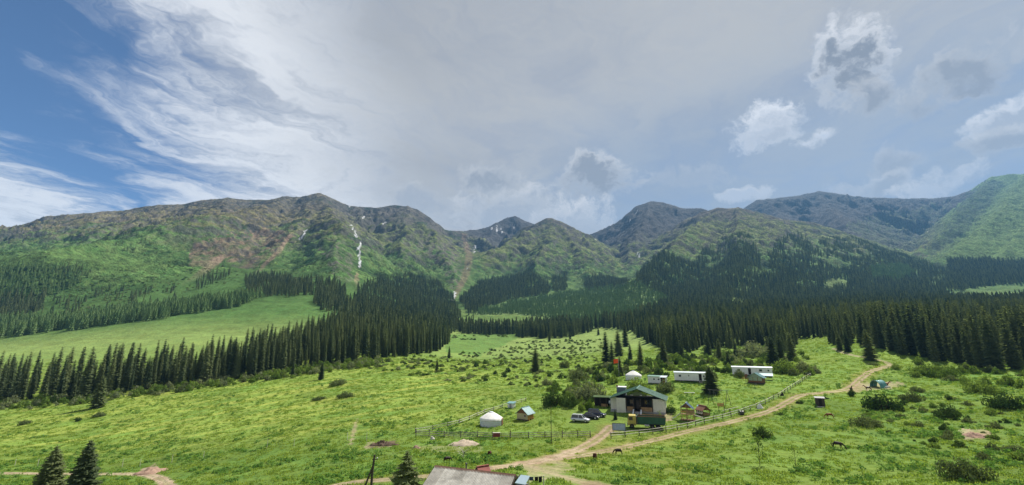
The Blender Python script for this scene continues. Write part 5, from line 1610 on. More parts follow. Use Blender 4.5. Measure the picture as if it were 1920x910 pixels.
# --- truck
def truck():
    p = at(1212, 803); s = mpp(p, 803)
    o = empty('dump_truck', p, facing(p, 3), 'old dump truck with green tipper bed and yellow cab in front of the house', 'truck')
    # local x: nose towards -x
    b = MB(); b.box((-4.0, -.45, .75), (4.0, .45, 1.0)); b.obj('chassis', METALD, o)
    # cab
    b = MB()
    b.prism([(-4.1, .65), (-2.25, .65), (-2.25, 2.75), (-3.75, 2.75), (-4.05, 1.75)], 'y', -1.2, 1.2)
    cab = b.obj('cab', TRUCKY, o)
    b = MB(); b.box((-3.8, -1.215, 1.75), (-2.95, -1.19, 2.5)); b.box((-3.8, 1.19, 1.75), (-2.95, 1.215, 2.5)); b.obj('side_window', GLASSD, cab)
    b = MB(); b.add([(-4.065, -1.0, 1.85), (-4.065, 1.0, 1.85), (-3.83, 1.0, 2.6), (-3.83, -1.0, 2.6)], [(0, 1, 2, 3)]); b.obj('windscreen', GLASSD, cab)
    b = MB(); b.box((-4.2, -1.2, .5), (-4.08, 1.2, .8)); b.obj('bumper', METALD, cab)
    for y in (-.95, .8):
        b = MB(); b.tube([(-4.16, y, 1.05), (-4.09, y, 1.05)], .13, 10); b.obj('headlight', LAMPC, cab)
    b = MB(); b.box((-3.05, -1.23, 1.4), (-2.9, -1.2, 1.45)); b.obj('door_handle', METALD, cab)
    b = MB(); b.box((-3.9, -1.2, .9), (-2.3, -1.205, 1.0)); b.box((-4.1, -1.45, 2.0), (-4.0, -1.22, 2.4)); b.obj('mirror', METALD, cab)
    b = MB(); b.box((-2.2, -1.1, 1.0), (-1.95, 1.1, 2.6)); b.obj('spare_rack', METALD, o)
    # tipper bed: floor, sides with ribs, tail gate, wooden load rim
    bed = MB(); bed.box((-1.85, -1.25, 1.1), (4.1, 1.25, 1.22)); bd = bed.obj('tipper_bed', TRUCKG, o)
    for y0, y1 in ((-1.28, -1.22), (1.22, 1.28)):
        b = MB(); b.prism([(-1.85, 1.22), (4.1, 1.22), (4.3, 2.62), (-1.95, 2.62)], 'y', y0, y1); b.obj('side_board', TRUCKG, bd)
    for k in range(7):
        x = -1.7 + k * .95
        for y in (-1.33, 1.285):
            b = MB(); b.box((x, y, 1.2), (x + .09, y + .045, 2.58)); b.obj('rib', TRUCKG, bd)
    b = MB(); b.box((-1.95, -1.3, 2.62), (4.32, -1.18, 2.72)); b.box((-1.95, 1.18, 2.62), (4.32, 1.3, 2.72)); b.obj('top_rail', WOODB, bd)
    b = MB(); b.box((-1.9, -1.2, 1.23), (-1.8, 1.2, 2.85)); b.obj('front_board', TRUCKG, bd)
    b = MB(); b.add([(4.12, -1.2, 1.24), (4.12, 1.2, 1.24), (4.32, 1.2, 2.6), (4.32, -1.2, 2.6)], [(0, 1, 2, 3)]); b.obj('tail_gate', simple_mat('faded_green', (.16, .26, .19), .6, .3, var=.2, scale=2), bd)
    b = MB(); b.box((-1.78, -1.2, 1.25), (4.1, 1.2, 2.2)); b.obj('load', simple_mat('brown_load', (.26, .19, .13), 1, .05, var=.35, scale=3, bump=.6), bd)
    for x in (-3.2, 1.3, 2.6):
        for y in (-1.12, 1.12):
            b = MB(); b.tube([(x, y - .16, .5), (x, y - .12, .5), (x, y + .12, .5), (x, y + .16, .5)], [.42, .5, .5, .42], 18); w = b.obj('wheel', RUBBER, o)
            b = MB(); b.tube([(x, y - .175, .5), (x, y + .175, .5)], .24, 12); b.obj('rim', METALD, w)
    for y in (-.9, .75):
        b = MB(); b.box((4.0, y, .85), (4.06, y + .2, .98)); b.obj('tail_light', LAMPR, o)
    b = MB(); b.tube([(-.4, -.95, .75), (.6, -.95, .75)], .26, 12); b.obj('fuel_tank', METALG, o)
truck()

# --- cars: nose towards +x
def car(px, py, L, H, paint, label, turn, suv):
    p = at(px, py)
    o = empty('parked_car', p, facing(p, turn), label, 'car', 'cars parked on the lawn')
    hl = L / 2; wd = .90
    zb, zs = .28, .92 if suv else .84            # sill, shoulder
    top = H
    if suv: roofx = (-hl + .35, .45); glass = (-hl + .12, 1.05)
    else: roofx = (-hl + 1.15, .35); glass = (-hl + .55, 1.05)
    secs = [(-hl, .50, zs - .12, wd * .82), (-hl + .12, zb + .05, zs - .02, wd * .95), (-hl + .6, zb, zs, wd), (-.2, zb, zs + .01, wd), (1.05, zb, zs - .02, wd), (hl - .45, zb + .02, zs - .17, wd * .96), (hl - .1, zb + .06, zs - .28, wd * .86), (hl, .42, zs - .40, wd * .72)]
    b = MB(); vs = []
    for (x, z0, z1, w) in secs:
        vs += [(x, -w * .93, z0), (x, -w, z0 + (z1 - z0) * .45), (x, -w * .93, z1), (x, -w * .6, z1 + .035), (x, w * .6, z1 + .035), (x, w * .93, z1), (x, w, z0 + (z1 - z0) * .45), (x, w * .93, z0)]
    fs = []
    for i in range(len(secs) - 1):
        for k in range(8):
            a = i * 8 + k; c = i * 8 + (k + 1) % 8
            fs.append((a, c, c + 8, a + 8))
    fs += [tuple(range(8)), tuple(range(len(vs) - 1, len(vs) - 9, -1))]
    b.add(vs, fs, 0, True); body = b.obj('body', paint, o)
    # glasshouse
    b = MB(); zt = top - .05
    lo = [(glass[0], wd * .86), (glass[1], wd * .86)]; hi = [(roofx[0], wd * .68), (roofx[1], wd * .68)]
    b.add([(lo[0][0], -lo[0][1], zs - .01), (lo[1][0], -lo[1][1], zs - .01), (lo[1][0], lo[1][1], zs - .01), (lo[0][0], lo[0][1], zs - .01), (hi[0][0], -hi[0][1], zt), (hi[1][0], -hi[1][1], zt), (hi[1][0], hi[1][1], zt), (hi[0][0], hi[0][1], zt)],
          [(0, 1, 5, 4), (1, 2, 6, 5), (2, 3, 7, 6), (3, 0, 4, 7), (4, 5, 6, 7)]); b.obj('window', GLASSD, o)
    b = MB(); b.box((roofx[0] - .05, -wd * .70, zt), (roofx[1] + .05, wd * .70, top)); rf = b.obj('roof', paint, o)
    if suv:
        b = MB()
        for y in (-wd * .62, wd * .62): b.bar((roofx[0] + .1, y, top + .05), (roofx[1] - .1, y, top + .05), .04)
        b.obj('roof_rail', METALD if paint is not CARW else CHROME, rf)
    for s_ in (-1, 1):
        for (xa, xb) in ((lo[0][0], hi[0][0]), (-.35, -.35), (lo[1][0], hi[1][0])):
            b = MB(); b.bar((xa, s_ * (wd * .87), zs), (xb, s_ * (wd * .69), zt), .09, .06); b.obj('pillar', paint, o)
        for xw in (-hl + .85, hl - .85):
            b = MB(); y = s_ * (wd - .08)
            b.tube([(xw, y - .11, .33), (xw, y - .08, .33), (xw, y + .08, .33), (xw, y + .11, .33)], [.28, .335, .335, .28], 18); w = b.obj('wheel', RUBBER, o)
            b = MB(); b.tube([(xw, y - .125, .33), (xw, y + .125, .33)], .20, 12); b.obj('rim', METALG, w)
        b = MB(); b.box((hl - .22, s_ * .62 - .17, zs - .36), (hl - .06, s_ * .62 + .17, zs - .22)); b.obj('headlight', LAMPC, o)
        b = MB(); b.box((-hl - .01, s_ * .66 - .12, zs - .26), (-hl + .1, s_ * .66 + .12, zs - .05)); b.obj('tail_light', LAMPR, o)
        b = MB(); b.box((.85, s_ * (wd + .06) - .09, zs + .02), (1.0, s_ * (wd + .06) + .09, zs + .15)); b.obj('mirror', paint, o)
    b = MB(); b.box((hl - .06, -.7, .30), (hl + .04, .7, .48)); b.obj('bumper', METALD, o)
    b = MB(); b.box((hl - .05, -.35, .5), (hl + .03, .35, .62)); b.obj('grille', METALD, o)
car(1088.5, 791, 4.55, 1.68, CARW, 'silver-white SUV, nearest of the three parked cars', -14, True)
car(1107.5, 785, 4.5, 1.46, CARD, 'low black sedan parked between the two SUVs', -16, False)
car(1119, 781, 4.6, 1.72, CARB, 'dark blue SUV parked farthest uphill, beside the black sedan', -16, True)

# --- framed panel board by the gate
def panel_board():
    p = at(1161, 812)
    o = empty('notice_board', p, facing(p, 0), 'low framed board of bluish sheets standing beside the gate', 'board')
    for k in range(4):
        b = MB(); x = -1.36 + k * .68
        b.add([(x, 0, .55), (x + .66, 0, .55), (x + .66, .25, 1.85), (x, .25, 1.85), (x, .04, .55), (x + .66, .04, .55), (x + .66, .29, 1.85), (x, .29, 1.85)], [(0, 1, 2, 3), (7, 6, 5, 4), (0, 4, 5, 1), (2, 6, 7, 3), (1, 5, 6, 2), (0, 3, 7, 4)])
        b.obj('sheet', simple_mat('bluish_sheet', (.25, .32, .42), .35, .5, .3, var=.15, scale=2) if k == 0 else bpy.data.materials['bluish_sheet'], o)
    b = MB(); b.bar((-1.45, 0, .5), (1.45, 0, .5), .1); b.bar((-1.45, .27, 1.9), (1.45, .27, 1.9), .1); b.bar((-1.42, 0, .5), (-1.42, .27, 1.9), .1); b.bar((1.42, 0, .5), (1.42, .27, 1.9), .1); b.obj('frame', METALD, o)
    for x in (-1.3, 1.3):
        b = MB(); b.bar((x, .35, -.3), (x, .3, 1.8), .09); b.obj('post', METALD, o)
panel_board()

# --- fences of poles
def fence(base_px, label, spacing, rails, post_h, name='pole_fence', pale=True, grp='pole fences round the yard'):
    pts = [at(*q) for q in base_px]
    o = empty(name, pts[0], 0, label, 'fence', grp)
    rng = random.Random(base_px[0][0]); org = Vector(pts[0])
    # resample
    path = []; carry = 0.0
    for a, c in zip(pts[:-1], pts[1:]):
        L = (Vector((c.x, c.y)) - Vector((a.x, a.y))).length
        d = carry
        while d < L:
            t = d / L; x, y = a.x + (c.x - a.x) * t, a.y + (c.y - a.y) * t
            path.append(Vector((x, y, G(x, y)))); d += spacing * rng.uniform(.9, 1.1)
        carry = d - L
    path.append(Vector((pts[-1].x, pts[-1].y, G(pts[-1].x, pts[-1].y))))
    for q in path:
        q = q - org; h = post_h * rng.uniform(.92, 1.15); dx, dy = rng.uniform(-.06, .06), rng.uniform(-.06, .06)
        b = MB(); b.tube([q + Vector((0, 0, -.4)), q + Vector((dx, dy, h))], [.10, .085], 7); b.obj('post', WOODD, o)
    for i in range(len(path) - 1):
        for z in rails:
            a = path[i] - org; c = path[i + 1] - org
            j = lambda: rng.uniform(-.06, .06)
            d = (c - a).normalized() * .12
            sd = Vector((d.y, -d.x, 0)).normalized() * (.11 if c.x > a.x else -.11)
            b = MB(); b.tube([a - d + sd + Vector((0, 0, z + j())), (a + c) / 2 + sd + Vector((0, 0, z + j() - .02)), c + d + sd + Vector((0, 0, z + j()))], [.065, .06, .05], 6)
            b.obj('rail', WOODP if (pale and rng.random() < .85) else WOODG, o)
    return o
fence([(1146,822),(1187,818),(1229,813),(1261,808),(1287,803),(1313,796),(1336,790),(1359,785),(1380,779),(1400,772),(1424,763),(1450,750),(1464,743),(1487,727),(1505,715),(1520,706)],
      'long pole fence with whitish rails curving up along the track', 3.3, (.55, 1.08), 1.2)
fence([(780,818),(830,820),(890,821),(930,822),(990,822),(1030,821),(1070,820),(1107,820)], 'grey rail fence running straight in front of the yurt to the gate', 3.6, (.3, .72, 1.1), 1.35, pale=False)
fence([(779,812),(812,807),(838,801),(865,794),(890,784),(912,774),(950,763),(986,753)], 'slack pole fence climbing behind the yurt past the tiny shed', 4.2, (.45, .95), 1.15)

# --- poles, flag
def single(name, mb, mat, loc, label, cat, rz=0.0, group=None):
    o = mb.obj(name, mat); o.location = loc; o.rotation_euler = (0, 0, rz)
    return tag(o, label, cat, group)
p = at(1034, 832)
o = empty('lamp_pole', p, 0, 'tall thin dark pole standing in front of the rail fence', 'pole')
b = MB(); b.tube([(0, 0, -.4), (0, 0, 3.6), (.02, 0, 7.1)], [.075, .06, .045], 8); b.obj('mast', WOODD, o)
b = MB(); b.bar((-.3, 0, 6.8), (.3, 0, 6.8), .06); b.obj('cross_arm', WOODD, o)
wire_end = Vector((p.x, p.y, p.z + 6.85))
p = at(1161, 710)
o = empty('flag', p, facing(p), 'orange-red flag on a thin pole beside the spruce above the far yurt', 'flag')
b = MB(); b.tube([(0, 0, -.3), (0, 0, 7.6)], .05, 8); b.obj('flag_pole', METALG, o)
b = MB(); nx, nz = 9, 5
b.add([(-.06 - 1.75 * i / nx, .16 * math.sin(i * 1.1 + k * .4), 5.85 + 1.6 * k / nz - .25 * (i / nx) ** 1.5) for k in range(nz + 1) for i in range(nx + 1)], [(k * (nx + 1) + i, k * (nx + 1) + i + 1, (k + 1) * (nx + 1) + i + 1, (k + 1) * (nx + 1) + i) for k in range(nz) for i in range(nx)], 0, True)
b.obj('cloth', FLAGC, o, fix=False)

a = at(695, 930)
o = empty('utility_pole', a, facing(a), 'dark wooden utility pole propped by a slanting brace', 'pole')
s = mpp(a, 930); H_p = 68 * s * 1.04
b = MB(); b.tube([(0, 0, -.8), (0, 0, H_p * .5), (.12, 0, H_p)], [.15, .13, .10], 9); b.obj('mast', WOODD, o)
b = MB(); b.tube([(-1.35, -.3, -.9), (.02, 0, H_p * .72)], [.12, .10], 8); b.obj('brace', WOODD, o)
b = MB(); b.bar((-.1, .12, H_p * .88), (.5, .12, H_p * .88), .08); ca_ = b.obj('cross_arm', WOODD, o)
for x in (.1, .42):
    b = MB(); b.lathe([(.0, H_p * .88 + .04), (.05, H_p * .88 + .05), (.06, H_p * .88 + .12), (.03, H_p * .88 + .18), (0, H_p * .88 + .19)], 8, cx=x, cy=.12); b.obj('insulator', WHITE, ca_)
w0 = o.matrix_basis @ Vector((.42, .12, H_p * .88 + .16))
b = MB(); b.tube([w0 + (wire_end - w0) * (k / 10) - Vector((0, 0, 1.6 * (k / 10) * (1 - k / 10))) for k in range(11)], .010, 4)
single('overhead_wire', b, METALD, (0, 0, 0), 'thin wire from the braced utility pole towards the thin pole', 'wire')

# --- foreground house roof of corrugated slate
def slate_house():
    # ridge ends as seen; the ridge is about 45 m away
    A = Vector(P3(816.5, 879, 47.5)); B = Vector(P3(966, 887.5, 44.5))
    mid_ = (A + B) / 2; gz_ = G(mid_.x, mid_.y)
    d = (B - A); L = math.hypot(d.x, d.y); rz = math.atan2(d.y, d.x)
    o = empty('slate_roof_house', (mid_.x, mid_.y, gz_), rz, 'near house with weathered corrugated slate roof at the bottom edge', 'house')
    zr = mid_.z - gz_; tilt = (B.z - A.z) / L
    span, drop = 3.6, 1.75
    hw = L / 2
    b = MB(); b.box((-hw + .35, -span + .45, -.8), (hw - .35, span - .45, zr - drop - .02)); b.obj('wall', CREAM, o)
    for s_ in (-1, 1):
        q = MB(); q.prism([(-span + .45, zr - drop - .02), (span - .45, zr - drop - .02), (0, zr - .2)], 'x', s_ * (hw - .45), s_ * (hw - .36)); q.obj('gable', WOODD, o)
    # sheets: seven columns by three rows each side
    nc, nr_, pitch = 7, 3, .155
    wsh = L / nc
    rng = random.Random(5)
    for side in (-1, 1):
        for c in range(nc):
            for r_ in range(nr_):
                u0, u1 = -hw + c * wsh - .02, -hw + (c + 1) * wsh + .02
                f0, f1 = r_ / nr_, (r_ + 1) / nr_ + .03
                n = int((u1 - u0) / pitch * 6); vs = []; fs = []
                lift = .03 * (nr_ - r_) * .6 + rng.uniform(0, .012); sk = rng.uniform(-.012, .012)
                for j, f in enumerate((f0, f1)):
                    for k in range(n + 1):
                        u = u0 + (u1 - u0) * k / n
                        wv = .030 * math.sin(2 * math.pi * u / pitch)
                        vs.append((u + sk * j, side * span * f, zr - drop * f + wv + lift - (0.02 if j == 1 else 0.0) + .02))
                for k in range(n): fs.append((k, k + 1, n + 2 + k, n + 1 + k))
                b = MB(); b.add(vs, fs, 0, True)
                nm = 'roof_sheet'
                m_ = SLATE if rng.random() < .7 else SLATE2
                ob = b.obj(nm, m_, o, fix=False)
    b = MB(); b.prism([(-.22, zr - .02), (0, zr + .13), (.22, zr - .02), (0, zr + .06)], 'x', -hw - .06, hw + .06); b.obj('ridge_cap', simple_mat('rusty_ridge', (.15, .085, .06), .85, .2, var=.3, scale=2), o)
    for s_ in (-1, 1):
        for e_ in (-hw - .05, hw + .05):
            b = MB(); b.bar((e_, 0, zr - .06), (e_, s_ * span, zr - drop - .06), .05, .16); b.obj('barge_board', WOODD, o)
    b = MB(); b.tube([(-1.15, .6, zr - .6), (-1.15, .6, zr + .38)], .075, 8); b.lathe([(.13, zr + .38), (.13, zr + .44), (0, zr + .5)], 8, cx=-1.15, cy=.6); b.obj('stove_pipe', METALD, o)
    return o, rz
SLATE2 = simple_mat('asbestos_slate_dark', (.31, .295, .265), .9, .15, var=.3, scale=2.2, bump=.2)
sh, sh_rz = slate_house()

def red_roof():
    q = Vector(P3(905, 880, 53.5)); g = G(q.x, q.y)
    o = empty('well_house', (q.x, q.y, g), facing(q, 25), 'small red shingled roof peeking over the slate roof ridge', 'well house')
    h = q.z - g
    for y0 in (-.5, .5):
        b = MB(); b.prism([(-.8, -.2), (.8, -.2), (.8, h - .35), (0, h + .25), (-.8, h - .35)], 'y', y0 - .04, y0 + .04); b.obj('gable_wall', WOODD, o)
    for x in (-.8, .75):
        b = MB(); b.box((x, -.45, -.2), (x + .06, .45, h - .37)); b.obj('side_wall', WOODD, o)
    o.rotation_euler.z += R(90)
    gable_roof(o, 1.0, -.75, .75, h - .42, h + .35, REDROOF, .06, seams=0)
red_roof()
def laundry():
    A = Vector(P3(972, 892, 45)); B = Vector(P3(1018, 893, 46)); gA, gB = G(A.x, A.y), G(B.x, B.y)
    o = empty('clothes_line', (A.x, A.y, gA), 0, 'clothes line with dark laundry between slate roof and white post', 'clothes line')
    org = Vector((A.x, A.y, gA)); a, c = A - org, B - org
    b = MB(); b.tube([(c.x, c.y, gB - gA - .4), (c.x + .08, c.y, c.z + .05)], .055, 7); b.obj('post', WOODP, o)
    b = MB(); b.tube([(a.x, a.y, gA - gA - .4), (a.x, a.y, a.z + .05)], .05, 7); b.obj('post', WOODP, o)
    b = MB(); b.tube([a + (c - a) * (k / 8) - Vector((0, 0, .10 * 4 * (k / 8) * (1 - k / 8))) for k in range(9)], .018, 4); b.obj('line', METALD, o)
    rng = random.Random(3)
    for i, (t0, t1, h, m_) in enumerate(((.02, .16, .10, CLOTHB), (.24, .42, .20, CLOTHD), (.43, .60, .28, CLOTHB), (.66, .80, .34, CLOTHD), (.82, .96, .46, CLOTHD))):
        p0, p1 = a + (c - a) * t0, a + (c - a) * t1; vs = []; fs = []
        n = 6
        for j in range(3):
            for k in range(n + 1):
                q = p0 + (p1 - p0) * (k / n); sag = .10 * 4 * (t0 + (t1 - t0) * k / n) * (1 - (t0 + (t1 - t0) * k / n))
                vs.append((q.x, q.y + .05 * math.sin(k * 2 + j), q.z - sag - h * j / 2 - (rng.uniform(0, .06) if j == 2 else 0)))
        for j in range(2):
            for k in range(n): fs.append((j * (n + 1) + k, j * (n + 1) + k + 1, (j + 1) * (n + 1) + k + 1, (j + 1) * (n + 1) + k))
        b = MB(); b.add(vs, fs, 0, True)
        g = b.obj('garment', m_, None, fix=False); g.location = org
        tag(g, ['narrow blue cloth at the house end of the clothes line', 'dark cloth hung second from the house', 'blue-black garment in the middle of the clothes line', 'short dark garment beside the longest one', 'longest dark garment next to the white post'][i], 'laundry', 'laundry on the line')
    q = Vector(P3(980, 897, 43.5)); g = G(q.x, q.y)
    o = empty('porch_awning', (q.x, q.y, g), sh_rz, 'pale blue sheet-metal awning at the end of the slate house', 'awning')
    h = q.z - g
    b = MB(); b.add([(-.55, -.6, h - .28), (.45, -.6, h - .32), (.55, .5, h + .12), (-.35, .5, h + .14), (-.55, -.6, h - .32), (.45, -.6, h - .36), (.55, .5, h + .08), (-.35, .5, h + .10)], [(0, 1, 2, 3), (7, 6, 5, 4), (0, 4, 5, 1), (1, 5, 6, 2), (2, 6, 7, 3), (3, 7, 4, 0)]); b.obj('roof', simple_mat('pale_blue_sheet', (.30, .40, .46), .45, .5, var=.1, scale=1), o)
    for x, y in ((.4, -.5), (.45, .4)):
        b = MB(); b.box((x - .04, y - .04, -.3), (x + .04, y + .04, h - .32 if y < 0 else h)); b.obj('post', WOODP, o)
    b = MB(); b.box((-.5, -.4, -.3), (.36, .4, h - .5)); b.obj('wall', GREYW, o)
laundry()
# --- playground
def play_tower():
    p = at(1290, 789)
    o = empty('play_tower', p, facing(p, -8), 'wooden play tower with blue roof and steel slide beside the fence', 'play tower')
    for x in (-1.5, -.2, 1.4):
        for y in (0, 1.7):
            b = MB(); b.box((x - .06, y - .06, -.3), (x + .06, y + .06, 3.4 if x < 1 else 2.7)); b.obj('post', WOODT, o)
    for k in range(7):
        b = MB(); b.box((-1.55, .02 + k * .24, 1.35), (1.5, .23 + k * .24, 1.43)); b.obj('deck_board', WOODT, o)
    for k in range(4):
        b = MB(); b.box((-.15, -.09, 1.55 + k * .2), (1.4, -.05, 1.72 + k * .2)); b.obj('rail_board', WOODT, o)
        b = MB(); b.box((-1.45, 1.77, 1.55 + k * .2), (1.4, 1.81, 1.72 + k * .2)); b.obj('rail_board', WOODB, o)
    b = MB(); b.box((-1.5, -.09, 1.9), (-.25, -.05, 2.1)); b.obj('rail_board', WOODO, o)
    # roof: ridge along the view, blue right slab
    b = MB(); b.prism([(-1.55, 2.9), (-.2, 4.0), (1.2, 2.9)], 'y', .0, .06); b.obj('gable', WOODB, o)
    gable_roof(o, 1.55, -.25, 2.0, 2.75, 4.05, BLUEROOF, .06, cx=-.17, seams=5)
    # slide to the left
    b = MB()
    P0, P1, P2 = Vector((-1.55, .5, 1.5)), Vector((-2.9, .2, .45)), Vector((-3.7, .05, .12))
    for a, c in ((P0, P1), (P1, P2)):
        y0, y1 = .0, .62
        b.add([a + Vector((0, -.3, 0)), a + Vector((0, .3, 0)), c + Vector((0, .3, 0)), c + Vector((0, -.3, 0)), a + Vector((0, -.3, .2)), a + Vector((0, .3, .2)), c + Vector((0, .3, .2)), c + Vector((0, -.3, .2))], [(0, 1, 2, 3), (0, 3, 7, 4), (1, 5, 6, 2)])
    b.obj('slide', STEEL, o)
    b = MB(); b.bar(P0 + Vector((0, -.32, .2)), P1 + Vector((0, -.32, .2)), .06); b.bar(P0 + Vector((0, .32, .2)), P1 + Vector((0, .32, .2)), .06); b.obj('slide_edge', WOODP, o)
    for x in (-1.2, -.6, .2, .8):
        b = MB(); b.bar((x, .0, -.1), (x + .55, .0, 1.35), .09, .05); b.obj('brace', WOODT, o)
    b = MB(); b.box((-1.6, -.15, -.15), (1.6, 1.9, .12)); b.obj('sand_box', WOODB, o)
    for k in range(4):
        b = MB(); b.bar((.1, -.9 + k * .22, .15 + k * .34), (.9, -.9 + k * .22, .15 + k * .34), .14, .05); b.obj('ladder_step', WOODT, o)
    # bridge to the little house
    for k in range(8):
        b = MB(); b.box((1.55 + k * .22, .3, 1.2 - k * .05), (1.74 + k * .22, 1.3, 1.27 - k * .05)); b.obj('bridge_board', WOODG, o)
    for y in (.3, 1.3):
        b = MB(); b.bar((1.5, y, 2.0), (3.3, y, 1.7), .06); b.obj('bridge_rail', WOODP, o)
play_tower()
def play_house():
    p = at(1325, 780)
    o = empty('play_house', p, facing(p, 40), 'low wooden playhouse with brown roof joined by a bridge to the tower', 'playhouse')
    for x in (-1.0, 1.0):
        for y in (0, 2.4):
            b = MB(); b.box((x - .06, y - .06, -.3), (x + .06, y + .06, 1.3)); b.obj('post', WOODB, o)
    for k in range(3):
        b = MB(); b.box((-1.0, -.04, .1 + k * .17), (1.0, .0, .25 + k * .17)); b.obj('plank', WOODT, o)
        for x in (-1.04, 1.0):
            b = MB(); b.box((x, .08, .1 + k * .17), (x + .04, 2.32, .25 + k * .17)); b.obj('plank', WOODB, o)
    for k in range(3):
        b = MB(); b.box((-1.06, .15 + k * .75, .68), (-1.02, .62 + k * .75, 1.15)); b.obj('window_board', WOODP, o)
    b = MB(); b.prism([(-1.15, 1.3), (1.15, 1.3), (0, 2.25)], 'y', -.03, .03); b.obj('gable', WOODB, o)
    b = MB(); b.box((-1.0, 2.34, .1), (1.0, 2.40, 1.3)); b.obj('wall', WOODB, o)
    gable_roof(o, 1.3, -.2, 2.6, 1.2, 2.35, BROWNROOF, .06)
    p = at(1312, 776)
    o = empty('sunshade', p, 0, 'small pale cyan sunshade between play tower and playhouse', 'sunshade')
    b = MB(); b.tube([(0, 0, -.3), (0, 0, 2.2)], .03, 6); b.obj('pole', METALG, o)
    b = MB(); b.lathe([(.62, 1.85), (.4, 2.08), (.0, 2.22)], 10); b.obj('shade', CYAN, o)
play_house()
def swing():
    p = at(1349, 760)
    o = empty('swing_frame', p, facing(p, -4), 'tall dark metal swing frame with two hanging swings in front of the wide spruce', 'swing')
    h = 3.9
    for x in (-2.1, 2.2):
        for s_ in (-1, 1):
            b = MB(); b.tube([(x + s_ * .75, s_ * .35, -.3), (x, 0, h)], .055, 7); b.obj('leg', METALD, o)
    b = MB(); b.tube([(-2.6, 0, h), (2.7, 0, h)], .055, 7); b.obj('cross_bar', METALD, o)
    for x in (-1.0, .9):
        b = MB()
        for dx in (-.22, .22): b.tube([(x + dx, 0, h), (x + dx, .05, .55)], .018, 4)
        c = b.obj('chain', METALG, o)
        b = MB(); b.box((x - .28, -.1, .5), (x + .28, .2, .55)); b.obj('seat', WOODO, c)
    p = at(1353, 776)
    o = empty('sign_board', p, facing(p, 5), 'plain tan board on two dark posts between swing and fence', 'board')
    for x, hh in ((-.55, 1.9), (.75, 2.9)):
        b = MB(); b.tube([(x, 0, -.3), (x, 0, hh)], .06, 7); b.obj('post', WOODD, o)
    for k in range(4):
        b = MB(); b.box((-.85, -.09, 1.75 + k * .2), (.65, -.065, 1.93 + k * .2)); b.obj('plank', WOODO if k % 2 else WOODT, o)
    p = at(1369, 772)
    o = empty('seesaw', p, facing(p, 25), 'wooden seesaw beam tilted over a low dark stand near the fence', 'seesaw')
    b = MB(); b.bar((-1.9, 0, .25), (2.2, 0, 1.2), .16, .07); b.obj('beam', WOODP, o)
    b = MB(); b.bar((-.35, 0, -.2), (0, 0, .66), .1); b.bar((.35, 0, -.2), (0, 0, .66), .1); b.obj('stand', METALD, o)
    p = at(1293, 739)
    b = MB(); b.bar((-1.55, 0, .38), (1.5, 0, .38), .4, .1); 
    o = empty('bench', p, facing(p, 2), 'long white plank bench on the lawn uphill from the play tower', 'bench')
    b.obj('seat', WHITE, o)
    for x in (-1.2, 1.15):
        b = MB(); b.box((x - .05, -.15, -.2), (x + .05, .15, .33)); b.obj('leg', WOODD, o)
swing()

# --- oddments on and near the fences
p = at(931, 823)
o = empty('feed_box', p, facing(p, 0), 'dark red wooden box hung on the rail fence below the yurt', 'box')
for k in range(3):
    b = MB(); b.box((-.75, -.32, .42 + k * .26), (.75, -.27, .66 + k * .26)); b.obj('board', REDBOX, o)
b = MB(); b.box((-.8, -.36, 1.2), (.8, .1, 1.26)); b.obj('lid', WOODP, o)
b = MB(); b.box((-.72, -.26, .4), (.72, .05, 1.19)); b.obj('body', REDBOX, o)
b = MB(); b.box((-.6, -.2, -.2), (-.5, -.1, .4)); b.box((.5, -.2, -.2), (.6, -.1, .4)); b.obj('leg', WOODD, o)
p = at(1391, 778)
b = MB(); b.tube([(-.42, 0, .45), (.42, 0, .45)], .5, 14); b.lathe([(.2, .9), (.2, 1.02), (0, 1.03)], 8)
single('oil_drum', b, METALD, p, 'dark drum lying against the pole fence', 'drum', facing(p, 20))
p = at(1425, 766)
def cloth_heap(name, loc, w, h, mat, label, cat, seed):
    rng = random.Random(seed); b = MB(); n, m_ = 14, 8; vs = []; fs = []
    for j in range(m_ + 1):
        for k in range(n):
            a = 2 * math.pi * k / n; f = j / m_; r = w * (1 - f) ** .6 * (1 + .22 * math.sin(3 * a + seed) + rng.uniform(-.1, .1))
            vs.append((r * math.cos(a), r * .6 * math.sin(a), h * f ** .85 + rng.uniform(-.04, .04)))
    for j in range(m_):
        for k in range(n): fs.append((j * n + k, j * n + (k + 1) % n, (j + 1) * n + (k + 1) % n, (j + 1) * n + k))
    b.add(vs, fs, 0, True)
    return single(name, b, mat, loc - Vector((0, 0, .05)), label, cat)
cloth_heap('plastic_sheeting', p, .75, 1.25, WHITE, 'crumpled white sheeting piled on the pole fence halfway up', 'sheeting', 4)
p = at(1467, 742)
cloth_heap('timber_heap', p, .6, .9, DARKIN, 'dark bundle leaning on the upper part of the pole fence', 'bundle', 6)

def outhouse():
    p = at(1539.5, 763)
    o = empty('outhouse', p, facing(p, 8), 'dark grey wooden outhouse standing below the bend of the track', 'outhouse')
    for k in range(6):
        for y in (0, 1.2):
            b = MB(); b.box((-.95 + k * .32, y, -.3), (-.64 + k * .32, y + .05, 2.1)); b.obj('plank', WOODD if k not in (2, 3) or y else DARKIN, o)
    for x in (-.95, .92):
        b = MB(); b.box((x, .06, -.3), (x + .05, 1.19, 2.1)); b.obj('side_wall', WOODD, o)
    b = MB(); b.prism([(-.2, 2.05), (1.4, 2.3), (1.4, 2.36), (-.2, 2.11)], 'x', -1.1, 1.12); b.obj('roof', METALD, o)
    b = MB(); b.box((-1.1, -.9, -.25), (.6, -.35, .12)); b.obj('step', STONE, o)
outhouse()

